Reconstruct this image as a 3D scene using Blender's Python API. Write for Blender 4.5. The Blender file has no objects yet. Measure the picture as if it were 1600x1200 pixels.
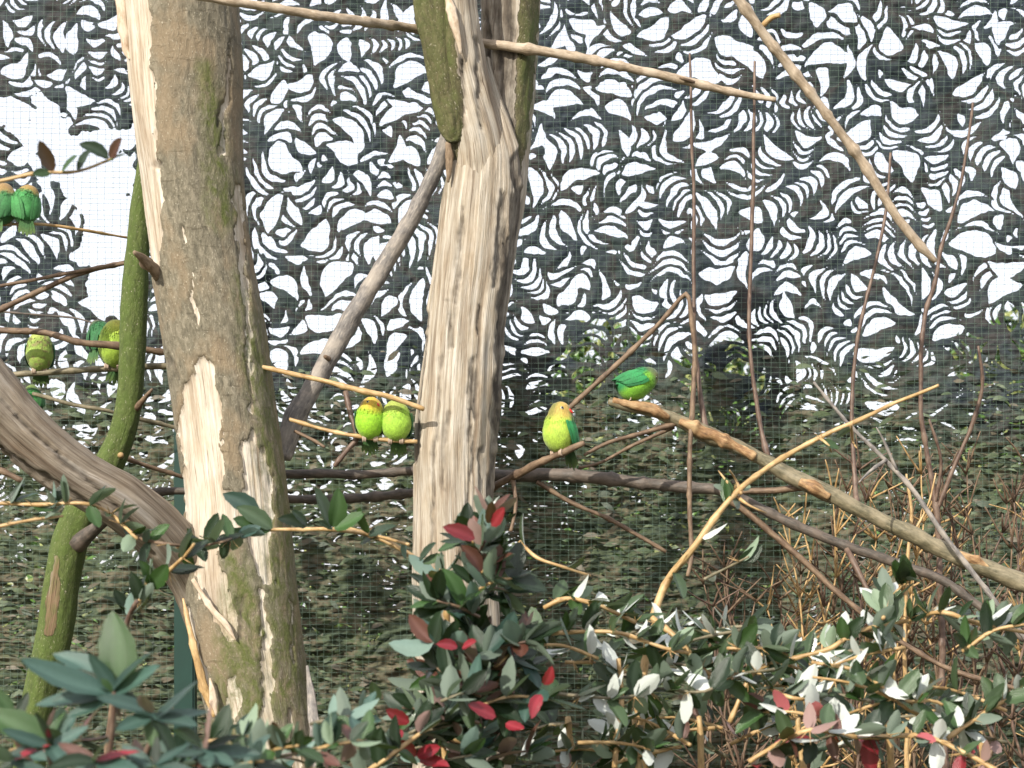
import bpy, math, random
import numpy as np
from mathutils import Vector, Matrix, Quaternion

random.seed(7)
rng = np.random.default_rng(11)
scene = bpy.context.scene
R = math.radians

# ------------------------------------------------------------------ camera
F = 3200.0            # focal length in photo pixels (photo 1600 x 1200)
H = 1.2               # camera height above the soil
HY = 960.0            # photo row of the horizon (the camera looks up a little, as a rising lens shift)
cam_d = bpy.data.cameras.new('camera')
cam = bpy.data.objects.new('camera', cam_d)
scene.collection.objects.link(cam)
cam.location = (0, 0, H)
cam.rotation_euler = (R(90), 0, 0)
cam_d.sensor_width = 36.0
cam_d.lens = 36.0 * F / 1600.0
cam_d.shift_y = (HY - 600) / 1600
cam_d.clip_start = 0.05
cam_d.clip_end = 2000
cam_d.dof.use_dof = True
cam_d.dof.focus_distance = 4.1
cam_d.dof.aperture_fstop = 9.0
scene.camera = cam

# ------------------------------------------------------------------ world, sun, exposure
SUN_DIR = Vector((-0.52, -0.80, 0.60)).normalized()      # towards the sun
world = bpy.data.worlds.new('World')
scene.world = world
world.use_nodes = True
wn = world.node_tree.nodes; wl = world.node_tree.links
wn.clear()
wo = wn.new('ShaderNodeOutputWorld'); wb = wn.new('ShaderNodeBackground')
sky = wn.new('ShaderNodeTexSky'); sky.sky_type = 'NISHITA'; sky.sun_disc = False
sky.sun_elevation = math.asin(SUN_DIR.z)
sky.sun_rotation = math.atan2(SUN_DIR.x, SUN_DIR.y)
sky.air_density = 1.0; sky.dust_density = 3.0; sky.ozone_density = 1.0
cmix = wn.new('ShaderNodeMixRGB'); cmix.blend_type = 'MIX'
cmix.inputs['Fac'].default_value = 0.62                  # thin bright high cloud over the whole sky
cmix.inputs['Color2'].default_value = (9.4, 9.3, 9.9, 1)
wl.new(sky.outputs[0], cmix.inputs['Color1'])
wl.new(cmix.outputs[0], wb.inputs['Color'])
wb.inputs['Strength'].default_value = 0.115
wl.new(wb.outputs[0], wo.inputs['Surface'])

sd = bpy.data.lights.new('sun', 'SUN'); sd.energy = 4.1; sd.angle = R(0.5); sd.color = (1.0, 0.94, 0.84)
sun = bpy.data.objects.new('sun', sd); scene.collection.objects.link(sun)
sun.rotation_euler = SUN_DIR.to_track_quat('Z', 'Y').to_euler()
sun.location = SUN_DIR * 30

scene.view_settings.view_transform = 'Standard'
scene.view_settings.look = 'None'
scene.view_settings.exposure = 0.55
scene.view_settings.gamma = 1.0
scene.view_settings.use_curve_mapping = False
scene.cycles.max_bounces = 6
scene.cycles.transparent_max_bounces = 8

# ------------------------------------------------------------------ helpers
def P(px, py, d):
    return Vector(((px - 800) / F * d, d, H + (HY - py) / F * d))

def link(o): scene.collection.objects.link(o)

def thing(name, label, cat, base=(0, 0, 0), group=None):
    o = bpy.data.objects.new(name, None); link(o)
    o.location = base; o.empty_display_size = 0.05
    o['label'] = label; o['category'] = cat
    if group: o['group'] = group
    return o

def vnoise(p, seed=0):
    """value noise, p (N,3) -> (N,) in -1..1"""
    p = np.asarray(p, dtype=np.float64)
    i = np.floor(p).astype(np.int64); f = p - i
    f = f * f * (3 - 2 * f)
    def h(ix, iy, iz):
        n = (ix * 374761393 + iy * 668265263 + iz * 2147483647 + seed * 1274126177) & 0xFFFFFFFF
        n = ((n ^ (n >> 13)) * 1274126177) & 0xFFFFFFFF
        n = (n ^ (n >> 16)) & 0xFFFFFF
        return n / 8388607.5 - 1.0
    r = 0
    for dx in (0, 1):
        wx = f[:, 0] if dx else 1 - f[:, 0]
        for dy in (0, 1):
            wy = f[:, 1] if dy else 1 - f[:, 1]
            for dz in (0, 1):
                wz = f[:, 2] if dz else 1 - f[:, 2]
                r = r + wx * wy * wz * h(i[:, 0] + dx, i[:, 1] + dy, i[:, 2] + dz)
    return r

def fbm(p, seed=0, octv=4):
    p = np.asarray(p, dtype=np.float64); a = 1.0; s = 0; t = 0
    for k in range(octv):
        s = s + a * vnoise(p * (2 ** k), seed + k * 17); t += a; a *= 0.5
    return s / t

def make_mesh(name, verts, faces, mats=(), smooth=True, attrs=None, midx=None):
    me = bpy.data.meshes.new(name)
    verts = np.asarray(verts, dtype=np.float32)
    if isinstance(faces, np.ndarray):
        n = faces.shape[1]
        me.vertices.add(len(verts)); me.vertices.foreach_set('co', verts.ravel())
        me.loops.add(faces.size); me.loops.foreach_set('vertex_index', faces.astype(np.int32).ravel())
        me.polygons.add(len(faces)); me.polygons.foreach_set('loop_start', np.arange(0, faces.size, n, dtype=np.int32))
    else:
        flat = np.fromiter((i for f in faces for i in f), dtype=np.int32)
        cnt = np.fromiter((len(f) for f in faces), dtype=np.int32)
        st = np.zeros(len(cnt), dtype=np.int32); st[1:] = np.cumsum(cnt)[:-1]
        me.vertices.add(len(verts)); me.vertices.foreach_set('co', verts.ravel())
        me.loops.add(len(flat)); me.loops.foreach_set('vertex_index', flat)
        me.polygons.add(len(cnt)); me.polygons.foreach_set('loop_start', st)
    for m in mats: me.materials.append(m)
    if midx is not None:
        me.polygons.foreach_set('material_index', np.asarray(midx, dtype=np.int32))
    me.update(calc_edges=True); me.validate()
    me.polygons.foreach_set('use_smooth', np.full(len(me.polygons), smooth))
    if attrs:
        for k, v in attrs.items():
            v = np.asarray(v, dtype=np.float32)
            if v.ndim == 1:
                a = me.attributes.new(k, 'FLOAT', 'POINT'); a.data.foreach_set('value', v)
            elif v.shape[1] == 3:
                a = me.attributes.new(k, 'FLOAT_VECTOR', 'POINT'); a.data.foreach_set('vector', v.ravel())
            else:
                a = me.attributes.new(k, 'FLOAT_COLOR', 'POINT'); a.data.foreach_set('color', v.ravel())
    return me

def part(name, me, root=None, stuff=False):
    """mesh already in the coordinates of its root"""
    o = bpy.data.objects.new(name, me); link(o)
    if root is not None: o.parent = root
    if stuff: o['kind'] = 'stuff'
    return o

def structure(name, me):
    o = bpy.data.objects.new(name, me); link(o); o['kind'] = 'structure'
    return o

# ---- materials
def new_mat(name):
    m = bpy.data.materials.new(name); m.use_nodes = True
    nt = m.node_tree; nt.nodes.clear()
    out = nt.nodes.new('ShaderNodeOutputMaterial'); b = nt.nodes.new('ShaderNodeBsdfPrincipled')
    nt.links.new(b.outputs[0], out.inputs['Surface'])
    return m, nt, b

def coord(nt, attr, scale):
    mp = nt.nodes.new('ShaderNodeMapping'); mp.inputs['Scale'].default_value = scale
    if attr:
        a = nt.nodes.new('ShaderNodeAttribute'); a.attribute_name = attr
        nt.links.new(a.outputs['Vector'], mp.inputs['Vector'])
    else:
        t = nt.nodes.new('ShaderNodeTexCoord'); nt.links.new(t.outputs['Object'], mp.inputs['Vector'])
    return mp.outputs[0]

def noise(nt, vec, scale, detail=4, rough=0.6, dist=0.0):
    n = nt.nodes.new('ShaderNodeTexNoise'); n.inputs['Scale'].default_value = scale
    n.inputs['Detail'].default_value = detail; n.inputs['Roughness'].default_value = rough
    n.inputs['Distortion'].default_value = dist
    nt.links.new(vec, n.inputs['Vector']); return n.outputs['Fac']

def ramp(nt, fac, stops):
    r = nt.nodes.new('ShaderNodeValToRGB'); e = r.color_ramp.elements
    while len(e) < len(stops): e.new(0.5)
    for k, (p, c) in enumerate(stops):
        e[k].position = p; e[k].color = tuple(c) + (1,) if len(c) == 3 else c
    nt.links.new(fac, r.inputs[0]); return r.outputs[0]

def mixc(nt, fac, a, b, mode='MIX'):
    m = nt.nodes.new('ShaderNodeMixRGB'); m.blend_type = mode
    for s, v in ((m.inputs[0], fac), (m.inputs[1], a), (m.inputs[2], b)):
        if isinstance(v, (int, float)): s.default_value = v
        elif isinstance(v, tuple): s.default_value = v + (1,) if len(v) == 3 else v
        else: nt.links.new(v, s)
    return m.outputs[0]

def mth(nt, op, a, b=0.0, c=None, clamp=False):
    m = nt.nodes.new('ShaderNodeMath'); m.operation = op; m.use_clamp = clamp
    for k, v in enumerate((a, b) if c is None else (a, b, c)):
        if isinstance(v, (int, float)): m.inputs[k].default_value = v
        else: nt.links.new(v, m.inputs[k])
    return m.outputs[0]

def bump(nt, b, height, dist=0.002, strength=0.8):
    n = nt.nodes.new('ShaderNodeBump'); n.inputs['Distance'].default_value = dist
    n.inputs['Strength'].default_value = strength
    nt.links.new(height, n.inputs['Height']); nt.links.new(n.outputs[0], b.inputs['Normal'])

def twig_mat(name, c1, c2, c3, rough=0.7):
    m, nt, b = new_mat(name)
    v = coord(nt, 'grain', (1, 1, 0.25))
    n = noise(nt, v, 220, 5, 0.65)
    v2 = coord(nt, 'grain', (1, 1, 1))
    n2 = noise(nt, v2, 28, 3, 0.6)
    col = ramp(nt, n, [(0.3, c1), (0.55, c2), (0.72, c3)])
    col = mixc(nt, mth(nt, 'MULTIPLY', ramp(nt, n2, [(0.45, (0, 0, 0)), (0.65, (1, 1, 1))]), 0.6), col, c3)
    nt.links.new(col, b.inputs['Base Color']); b.inputs['Roughness'].default_value = rough
    bump(nt, b, n, 0.0012, 0.7)
    return m

M_TAN = twig_mat('pale_tan_twig', (0.22, 0.13, 0.05), (0.42, 0.27, 0.11), (0.60, 0.43, 0.22), 0.5)
M_PERCH = twig_mat('weathered_pole_bark', (0.20, 0.15, 0.10), (0.36, 0.28, 0.19), (0.55, 0.46, 0.35), 0.6)
M_BROWN = twig_mat('brown_twig_bark', (0.06, 0.035, 0.02), (0.14, 0.09, 0.055), (0.26, 0.18, 0.11), 0.65)
M_DARK = twig_mat('dark_branch_bark', (0.035, 0.028, 0.022), (0.085, 0.07, 0.055), (0.17, 0.13, 0.10), 0.6)
M_RED = twig_mat('red_brown_twig_bark', (0.045, 0.026, 0.018), (0.105, 0.062, 0.042), (0.22, 0.155, 0.11), 0.55)
M_GREY = twig_mat('grey_dead_wood', (0.08, 0.072, 0.066), (0.19, 0.175, 0.16), (0.40, 0.35, 0.29), 0.75)
M_OLIVE = twig_mat('grey_green_branch_bark', (0.06, 0.055, 0.03), (0.15, 0.13, 0.075), (0.30, 0.25, 0.16), 0.6)

# ---- tubes
def catmull(pts, step):
    pts = [np.array(p, float) for p in pts]
    if len(pts) == 2: pts = [pts[0], (pts[0] + pts[1]) / 2, pts[1]]
    q = [2 * pts[0] - pts[1]] + pts + [2 * pts[-1] - pts[-2]]
    out = []
    for i in range(1, len(q) - 2):
        L = np.linalg.norm(q[i + 1][:3] - q[i][:3]); n = max(2, int(L / step))
        for k in range(n):
            t = k / n; a, b, c, d = q[i - 1], q[i], q[i + 1], q[i + 2]
            v = 0.5 * ((2 * b) + (c - a) * t + (2 * a - 5 * b + 4 * c - d) * t * t + (3 * b - a - 3 * c + d) * t ** 3)
            out.append(v)
    out.append(q[-2]); return np.array(out)

def tube_arrays(path, seg=8, step=0.012, wob=0.0, rn=0.08, seed=0, flat=1.0, off=(0, 0, 0)):
    """path of (px, py, depth, radius_px) -> verts, quads, grain attribute"""
    raw = []
    for (px, py, d, r) in path:
        p = P(px, py, d); raw.append((p.x, p.y, p.z, r / F * d))
    c = catmull(raw, step); n = len(c)
    pos = c[:, :3].copy(); rad = c[:, 3].copy()
    if wob:
        s = np.cumsum(np.r_[0, np.linalg.norm(np.diff(pos, axis=0), axis=1)])
        for k in range(3):
            pos[:, k] += wob * vnoise(np.c_[s * 14, np.full(n, k * 9.1), np.full(n, seed * 3.3)], seed)
    T = np.gradient(pos, axis=0); T /= np.linalg.norm(T, axis=1)[:, None] + 1e-9
    ref = np.array((0, 1.0, 0)) if abs(T[0][1]) < 0.9 else np.array((1.0, 0, 0))
    U = np.cross(T, ref); U /= np.linalg.norm(U, axis=1)[:, None]
    V = np.cross(U, T)
    s = np.cumsum(np.r_[0, np.linalg.norm(np.diff(pos, axis=0), axis=1)])
    if rn >= 0.08 and rad.max() < 0.014:
        rr_ = random.Random(seed); q = rr_.uniform(0.01, 0.05)
        while q < s[-1]:
            rad = rad * (1 + rr_.uniform(.15, .38) * np.exp(-((s - q) / 0.006) ** 2)); q += rr_.uniform(0.035, 0.10)
    a = np.linspace(0, 2 * math.pi, seg, endpoint=False)
    ca, sa = np.cos(a), np.sin(a)
    G = np.stack([np.outer(rad, ca), np.outer(rad, sa), np.repeat(s[:, None], seg, 1)], -1)
    g = G.reshape(-1, 3) + np.array((0, 0, seed * 1.7))
    rr = 1 + rn * vnoise(g * np.array((90, 90, 40)), seed)
    rr = rr.reshape(n, seg)
    vv = pos[:, None, :] + (U[:, None, :] * ca[None, :, None] + V[:, None, :] * sa[None, :, None] * flat) * (rad[:, None] * rr)[:, :, None]
    verts = vv.reshape(-1, 3) - np.array(off)
    i = np.arange(n - 1)[:, None] * seg; j = np.arange(seg)[None, :]; j2 = (j + 1) % seg
    q = np.stack([i + j, i + j2, i + seg + j2, i + seg + j], -1).reshape(-1, 4)
    # end caps: centre points pulled out a little
    v0 = pos[0] - T[0] * rad[0] * 0.3 - np.array(off); v1 = pos[-1] + T[-1] * rad[-1] * 0.3 - np.array(off)
    verts = np.vstack([verts, v0, v1]); g = np.vstack([g, (0, 0, 0), (0, 0, s[-1])])
    b = n * seg
    faces = q.tolist()
    for k in range(seg):
        k2 = (k + 1) % seg
        faces.append((b, k2, k)); faces.append((b + 1, (n - 1) * seg + k, (n - 1) * seg + k2))
    return verts, faces, g

def tube(name, path, mat, root=None, seg=8, step=0.012, wob=0.0, rn=0.08, seed=None, flat=1.0, stuff=False):
    seed = seed if seed is not None else random.randrange(999)
    off = root.location if root is not None else (0, 0, 0)
    v, f, g = tube_arrays(path, seg, step, wob, rn, seed, flat, off)
    me = make_mesh(name, v, f, [mat], True, {'grain': g})
    return part(name, me, root, stuff)

def seg_mask(px, py, line, soft=4.0):
    """max over segments of (width - distance)/soft clamped 0..1; line of (x, y, halfwidth)"""
    best = np.full(px.shape, -1e9)
    for (x0, y0, w0), (x1, y1, w1) in zip(line[:-1], line[1:]):
        dx, dy = x1 - x0, y1 - y0; L = dx * dx + dy * dy + 1e-9
        t = np.clip(((px - x0) * dx + (py - y0) * dy) / L, 0, 1)
        dd = np.hypot(px - x0 - t * dx, py - y0 - t * dy)
        best = np.maximum(best, (w0 + (w1 - w0) * t) - dd)
    return np.clip(best / soft + 0.5, 0, 1)

def loft_trunk(name, rows, root, mat, depth, seg=150, dz=3.0, seed=0, patches=(), moss=(), dark=(), fissure=0.0015,
               flute=0.004, bare_depth=0.006, bare_all=0.0, squash=0.9, twist=0.0, lump=0.004, jag=7, depths=None):
    """rows of (py, left_px, right_px); a ring every dz photo pixels, relief from noise and the patch masks"""
    rows = sorted(rows); ys = np.arange(rows[0][0], rows[-1][0] + dz, dz)
    L = np.interp(ys, [r[0] for r in rows], [r[1] for r in rows]); Rr = np.interp(ys, [r[0] for r in rows], [r[2] for r in rows])
    k = np.ones(15) / 15
    pad = lambda a: np.convolve(np.pad(a, 7, 'edge'), k, 'valid')
    L, Rr = pad(L), pad(Rr)
    D = np.full(len(ys), depth) if depths is None else np.interp(ys, [q[0] for q in depths], [q[1] for q in depths])
    cx = ((L + Rr) / 2 - 800) / F * D; rad = (Rr - L) / 2 / F * D; z = H + (HY - ys) / F * D
    a = np.linspace(0, 2 * math.pi, seg, endpoint=False)
    n = len(ys)
    A = np.repeat(a[None], n, 0); Z = np.repeat(z[:, None], seg, 1); RD = np.repeat(rad[:, None], seg, 1)
    CX = np.repeat(cx[:, None], seg, 1); DD = np.repeat(D[:, None], seg, 1)
    ca, sa = np.cos(A), np.sin(A)
    X = CX + RD * ca; Y = DD + RD * squash * sa
    px = (X / np.maximum(Y, .1) * F + 800); py = HY - (Z - H) / np.maximum(Y, .1) * F
    front = (sa < 0.15).astype(float)
    AT = A + twist * (Z - H)
    g = np.stack([np.cos(AT) * 0.11, np.sin(AT) * 0.11, Z], -1).reshape(-1, 3)
    jx = (px.ravel() + jag * fbm(np.c_[px.ravel() / 9, py.ravel() / 26, np.full(px.size, seed)], 3, 4) * 1.6)
    jy = (py.ravel() + jag * 2.4 * fbm(np.c_[px.ravel() / 12, py.ravel() / 22, np.full(px.size, seed + 5)], 5, 3))
    bare = np.full(px.size, bare_all)
    for ln in patches: bare = np.maximum(bare, seg_mask(jx, jy, ln) * front.ravel())
    mo = np.zeros(px.size)
    for ln in moss: mo = np.maximum(mo, seg_mask(jx, jy, ln, 22) * front.ravel())
    dk = np.zeros(px.size)
    for ln in dark: dk = np.maximum(dk, seg_mask(jx, jy, ln, 6) * front.ravel())
    disp = lump * fbm(g * np.array((16, 16, 5)), seed + 1, 3)
    fl = fbm(g * np.array((48, 48, 1.8)), seed + 2, 3)
    disp += flute * fl * (0.35 + 0.9 * bare)
    rid = 1 - np.abs(fbm(g * np.array((150, 150, 14)), seed + 3, 3)) * 2
    disp += fissure * rid
    disp += -bare_depth * bare
    disp += -0.006 * dk
    disp = disp.reshape(n, seg)
    X += disp * ca; Y += disp * sa
    off = np.array(root.location)
    verts = np.stack([X, Y, Z], -1).reshape(-1, 3) - off
    i = np.arange(n - 1)[:, None] * seg; j = np.arange(seg)[None, :]; j2 = (j + 1) % seg
    q = np.stack([i + j, i + seg + j, i + seg + j2, i + j2], -1).reshape(-1, 4)
    faces = np.vstack([q])
    me = make_mesh(name, verts, faces, [mat], True, {'grain': g, 'bare': bare, 'moss': mo, 'rot': dk})
    o = part(name, me, root)
    return o

# ---- wood material with bark / bare / moss masks
def wood_mat(name, bark, bare_cols, moss_col, bare_scale=(1, 1, 0.035), warm=None, dark=(0.05, 0.04, 0.03)):
    m, nt, b = new_mat(name)
    v1 = coord(nt, 'grain', (1, 1, 0.42)); v2 = coord(nt, 'grain', bare_scale); v3 = coord(nt, 'grain', (1, 1, 0.6))
    nb = noise(nt, v1, 110, 6, 0.7, 0.4); nb2 = noise(nt, v3, 14, 3, 0.6); nb3 = noise(nt, v3, 330, 3, 0.6)
    bc = ramp(nt, nb, [(0.28, bark[0]), (0.5, bark[1]), (0.72, bark[2])])
    if warm:
        bc = mixc(nt, ramp(nt, nb2, [(0.46, (0, 0, 0)), (0.62, (1, 1, 1))]), bc, mixc(nt, 0.65, bc, warm))
    # lichen flecks
    bc = mixc(nt, mth(nt, 'MULTIPLY', ramp(nt, nb3, [(0.62, (0, 0, 0)), (0.69, (1, 1, 1))]), 0.7), bc, (0.46, 0.42, 0.32))
    ncr = noise(nt, coord(nt, 'grain', (0.35, 0.35, 3.0)), 40, 4, 0.7, 0.6)
    bc = mixc(nt, mth(nt, 'MULTIPLY', ramp(nt, ncr, [(0.33, (1, 1, 1)), (0.40, (0, 0, 0))]), 0.6), bc, mixc(nt, 1.0, bc, (0.4, 0.36, 0.3), 'MULTIPLY'))
    a_m = nt.nodes.new('ShaderNodeAttribute'); a_m.attribute_name = 'moss'
    nmo = noise(nt, v3, 42, 5, 0.75, 0.6)
    mf = mth(nt, 'MULTIPLY', a_m.outputs['Fac'], mth(nt, 'ADD', mth(nt, 'MULTIPLY', nmo, 4.2), -1.55, None, True), None, True)
    mossn = mixc(nt, nb3, tuple(c * 0.6 for c in moss_col), tuple(c * 1.5 for c in moss_col))
    bc = mixc(nt, mf, bc, mossn)
    ng = noise(nt, v2, 120, 5, 0.7, 0.15); ng2 = noise(nt, v3, 22, 4, 0.65)
    wc = ramp(nt, ng, [(0.22, bare_cols[0]), (0.42, bare_cols[1]), (0.6, bare_cols[2]), (0.78, bare_cols[3])])
    wc = mixc(nt, mth(nt, 'MULTIPLY', ramp(nt, ng2, [(0.4, (0, 0, 0)), (0.68, (1, 1, 1))]), 0.5), wc, mixc(nt, 1.0, wc, (0.74, 0.62, 0.46), 'MULTIPLY'))
    wc = mixc(nt, mth(nt, 'MULTIPLY', mf, 0.8), wc, mossn)
    v5 = coord(nt, 'grain', (1, 1, 0.075)); nk = noise(nt, v5, 34, 6, 0.66, 0.35); nf = noise(nt, coord(nt, 'grain', (1, 1, 0.025)), 420, 3, 0.55)
    wc = mixc(nt, mth(nt, 'MULTIPLY', ramp(nt, nk, [(0.50, (0, 0, 0)), (0.66, (1, 1, 1))]), 0.75), wc, mixc(nt, 1.0, wc, (0.46, 0.37, 0.29), 'MULTIPLY'))
    wc = mixc(nt, mth(nt, 'MULTIPLY', ramp(nt, nk, [(0.30, (1, 1, 1)), (0.42, (0, 0, 0))]), 0.55), wc, mixc(nt, 0.5, bare_cols[3], (0.62, 0.58, 0.53)))
    wc = mixc(nt, ramp(nt, nf, [(0.30, (1, 1, 1)), (0.40, (0, 0, 0))]), wc, mixc(nt, 1.0, wc, (0.4, 0.33, 0.27), 'MULTIPLY'))
    a_b = nt.nodes.new('ShaderNodeAttribute'); a_b.attribute_name = 'bare'
    ed = mth(nt, 'ADD', a_b.outputs['Fac'], mth(nt, 'MULTIPLY', mth(nt, 'SUBTRACT', nb, 0.5), 0.9))
    bm_ = ramp(nt, ed, [(0.46, (0, 0, 0)), (0.54, (1, 1, 1))])
    col = mixc(nt, bm_, bc, wc)
    a_r = nt.nodes.new('ShaderNodeAttribute'); a_r.attribute_name = 'rot'
    col = mixc(nt, mth(nt, 'MULTIPLY', a_r.outputs['Fac'], mth(nt, 'ADD', mth(nt, 'MULTIPLY', ng2, 2.2), -0.4, None, True)), col, dark)
    nt.links.new(col, b.inputs['Base Color'])
    b.inputs['Roughness'].default_value = 0.85
    nb = mth(nt, 'ADD', nb, mth(nt, 'MULTIPLY', nb3, 0.35)); ng = mth(nt, 'ADD', ng, mth(nt, 'MULTIPLY', nf, 0.4))
    hgt = mth(nt, 'ADD', mth(nt, 'MULTIPLY', mixc(nt, bm_, nb, ng), 1.0), mth(nt, 'MULTIPLY', bm_, -0.8))
    bump(nt, b, hgt, 0.005, 0.9)
    return m

M_TRUNK1 = wood_mat('brown_bark_and_bare_wood', ((0.066, 0.058, 0.038), (0.165, 0.145, 0.098), (0.29, 0.255, 0.185)),
                    ((0.27, 0.205, 0.14), (0.52, 0.455, 0.36), (0.66, 0.61, 0.51), (0.75, 0.71, 0.62)), (0.085, 0.10, 0.022), warm=(0.25, 0.185, 0.11))
M_TRUNK2 = wood_mat('weathered_bare_wood', ((0.045, 0.04, 0.018), (0.095, 0.085, 0.035), (0.17, 0.145, 0.075)),
                    ((0.14, 0.115, 0.085), (0.33, 0.285, 0.22), (0.52, 0.47, 0.385), (0.67, 0.63, 0.55)), (0.075, 0.095, 0.02))
M_MOSSY = wood_mat('mossy_green_bark', ((0.035, 0.05, 0.012), (0.075, 0.10, 0.022), (0.12, 0.15, 0.04)),
                   ((0.10, 0.06, 0.035), (0.17, 0.105, 0.06), (0.22, 0.15, 0.09), (0.28, 0.2, 0.12)), (0.07, 0.11, 0.015))
M_LOG = wood_mat('grey_brown_peeled_log', ((0.07, 0.05, 0.035), (0.13, 0.10, 0.07), (0.2, 0.16, 0.11)),
                 ((0.08, 0.062, 0.045), (0.19, 0.155, 0.115), (0.31, 0.265, 0.205), (0.46, 0.41, 0.34)), (0.07, 0.09, 0.02))

# ------------------------------------------------------------------ ground
def ground():
    n = 160
    c = np.concatenate([-np.geomspace(900, 12, 25), np.linspace(-11, 16, n), np.geomspace(17, 900, 25)])
    X, Y = np.meshgrid(c, c); p = np.c_[X.ravel(), Y.ravel(), np.zeros(X.size)]
    z = 0.03 * fbm(p * 1.3, 4, 4) - 0.02
    v = np.c_[p[:, :2], z]; m = len(c)
    i = np.arange(m - 1)[:, None] * m; j = np.arange(m - 1)[None, :]
    f = np.stack([i + j, i + j + 1, i + m + j + 1, i + m + j], -1).reshape(-1, 4)
    mt, nt, b = new_mat('soil_and_leaf_litter')
    vc = coord(nt, None, (1, 1, 1)); a = noise(nt, vc, 30, 6, 0.7); a2 = noise(nt, vc, 2.0, 4)
    col = ramp(nt, a, [(0.3, (0.03, 0.022, 0.014)), (0.55, (0.09, 0.065, 0.04)), (0.75, (0.18, 0.13, 0.08))])
    col = mixc(nt, ramp(nt, a2, [(0.45, (0, 0, 0)), (0.6, (1, 1, 1))]), col, (0.05, 0.075, 0.02))
    nt.links.new(col, b.inputs['Base Color']); b.inputs['Roughness'].default_value = 0.95
    bump(nt, b, a, 0.02, 1.0)
    structure('ground', make_mesh('ground', v, f, [mt]))
ground()

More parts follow.
